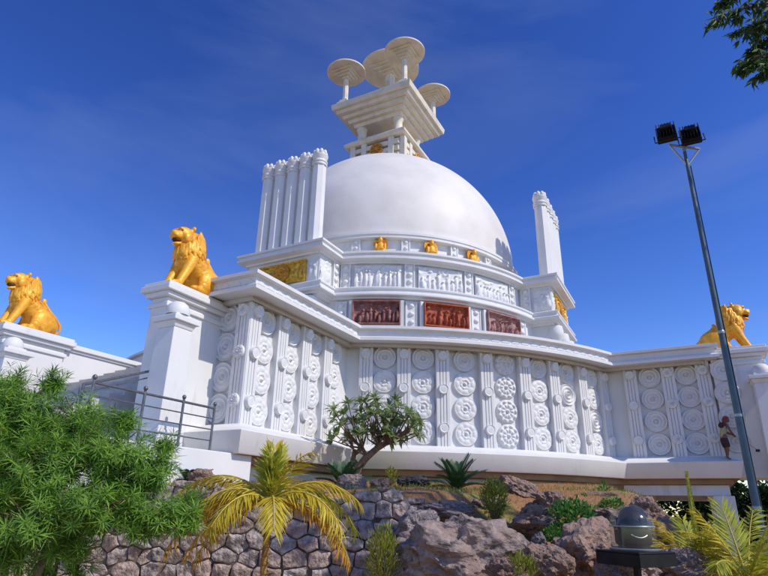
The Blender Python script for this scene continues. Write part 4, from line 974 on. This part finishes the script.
# ------------------------------------------------------------------ overhanging tree at the upper right, trees beyond the open storey
def mango():
    r = random.Random(31); bx, by = 7.6, 6.4; gz = ground_z(bx, by)
    o = thing('overhanging_tree', 'dark leafy tree branch hanging into the upper right corner', 'tree', (bx, by, gz)); O = Vector((bx, by, gz))
    W = lambda px, py, D: at(px, py, D)-O
    tr = MB(); top = Vector((-.2, 0, 6.6)); tr.tube([(0, 0, -.1), (.05, .05, 2), (-.05, 0, 4.2), top], [.26, .2, .17, .12], 12); tr.obj('trunk', 'bark', o, 60)
    br = MB(); lf = MB()
    limbs = [[(790, -30), (765, 5), (735, 10), (712, 22)], [(800, 10), (775, 22), (755, 24), (738, 30)], [(800, 45), (775, 52), (752, 58), (740, 66)], [(790, -30), (750, -15), (728, -5), (718, 8)], [(800, 10), (770, 40), (758, 46), (748, 56)], [(800, -20), (775, 0), (762, 20), (756, 34)], [(810, 30), (785, 60), (768, 66), (762, 72)]]
    limbs += [[(820+q.uniform(-15, 40), -60+q.uniform(-60, 60)), (850+q.uniform(-10, 60), -40+q.uniform(-90, 90)), (880+q.uniform(0, 90), -30+q.uniform(-120, 130)), (900+q.uniform(0, 140), -20+q.uniform(-140, 160))] for q in [random.Random(200+i) for i in range(5)]]
    for L in limbs:
        D = r.uniform(5.6, 6.4); pts = [top]+[W(px, py, D+.1*i) for i, (px, py) in enumerate(L)]
        br.tube(pts, [.07, .035, .022, .014, .006], 7)
        for k in range(1, len(pts)-1):
            for s in range(11):
                q = pts[k].lerp(pts[k+1], s/10)
                if k == 1 and s < 5: continue
                for w in range(2):
                    d = (rv(r)+Vector((-.2, 0, -.5))).normalized(); tip = q+d*r.uniform(.03, .16)
                    br.tube([q, tip], [.004, .002], 4)
                    for j in range(5):
                        leaf(lf, tip, Vector((r.gauss(-.25, .5), r.gauss(0, .5), r.gauss(-.85, .35))), Vector((0, 1, 0)), r.uniform(.10, .19), r.uniform(.028, .042), .15, r.uniform(0, .2))
    br.obj('branches', 'bark', o, 60); lf.obj('crown', 'leaf_mango', o)
mango()
def far_tree(x, y, h, rad, seed, label):
    r = random.Random(seed); g = -1.75; o = thing('background_tree', label, 'tree', (x, y, g), 0, 'trees behind the open storey')
    tr = MB(); tr.tube([(0, 0, 0), (.1, 0, h*.3), (0, .1, h*.7)], [.16, .12, .05], 8)
    lf = MB(); cl = [(Vector((r.uniform(-1, 1)*rad*.7, r.uniform(-1, 1)*rad*.7, h*r.uniform(.2, .8))), rad*r.uniform(.35, .6)) for _ in range(9)]
    for c, q in cl: tr.tube([(0, 0, h*.3), c*.6, c], [.06, .04, .015], 6)
    for i in range(3500):
        c, q = r.choice(cl); d = rv(r); leaf(lf, c+d*q*r.uniform(.5, 1.05), d+rv(r)*.7, Vector((0, 0, 1)), r.uniform(.28, .46), r.uniform(.16, .26), .1, .2)
    tr.obj('trunk', 'bark', o, 60); lf.obj('crown', 'leaf_far', o)
FT = [(11.5, 33.0, 3.4, 1.4, 'leafy tree seen just right of the rock through the open storey'), (14.3, 34.5, 3.0, 1.5, 'leafy tree seen left of the grey column through the open storey'), (18.6, 34.0, 3.6, 1.5, 'leafy tree seen behind the grey column'), (21.6, 32.5, 3.2, 1.5, 'leafy tree seen right of the grey column beside the pole'), (25.5, 35, 3.4, 1.6, 'leafy tree at the far right edge behind the terrace'), (16.4, 37.5, 3.4, 1.8, 'second tree row leafy tree filling the left opening under the terrace'), (23.4, 37, 3.4, 1.8, 'second tree row leafy tree filling the right opening under the terrace'), (12.8, 38, 3.4, 1.8, 'second tree row leafy tree behind the upright brown rock'), (19.8, 36.0, 3.2, 1.7, 'leafy tree between column and pole, deep behind the terrace'), (27.5, 38, 3.6, 1.9, 'farthest leafy tree at the right picture edge')]
for i, (x, y, h, rd, lb) in enumerate(FT): far_tree(x, y, h, rd, 60+i, lb)
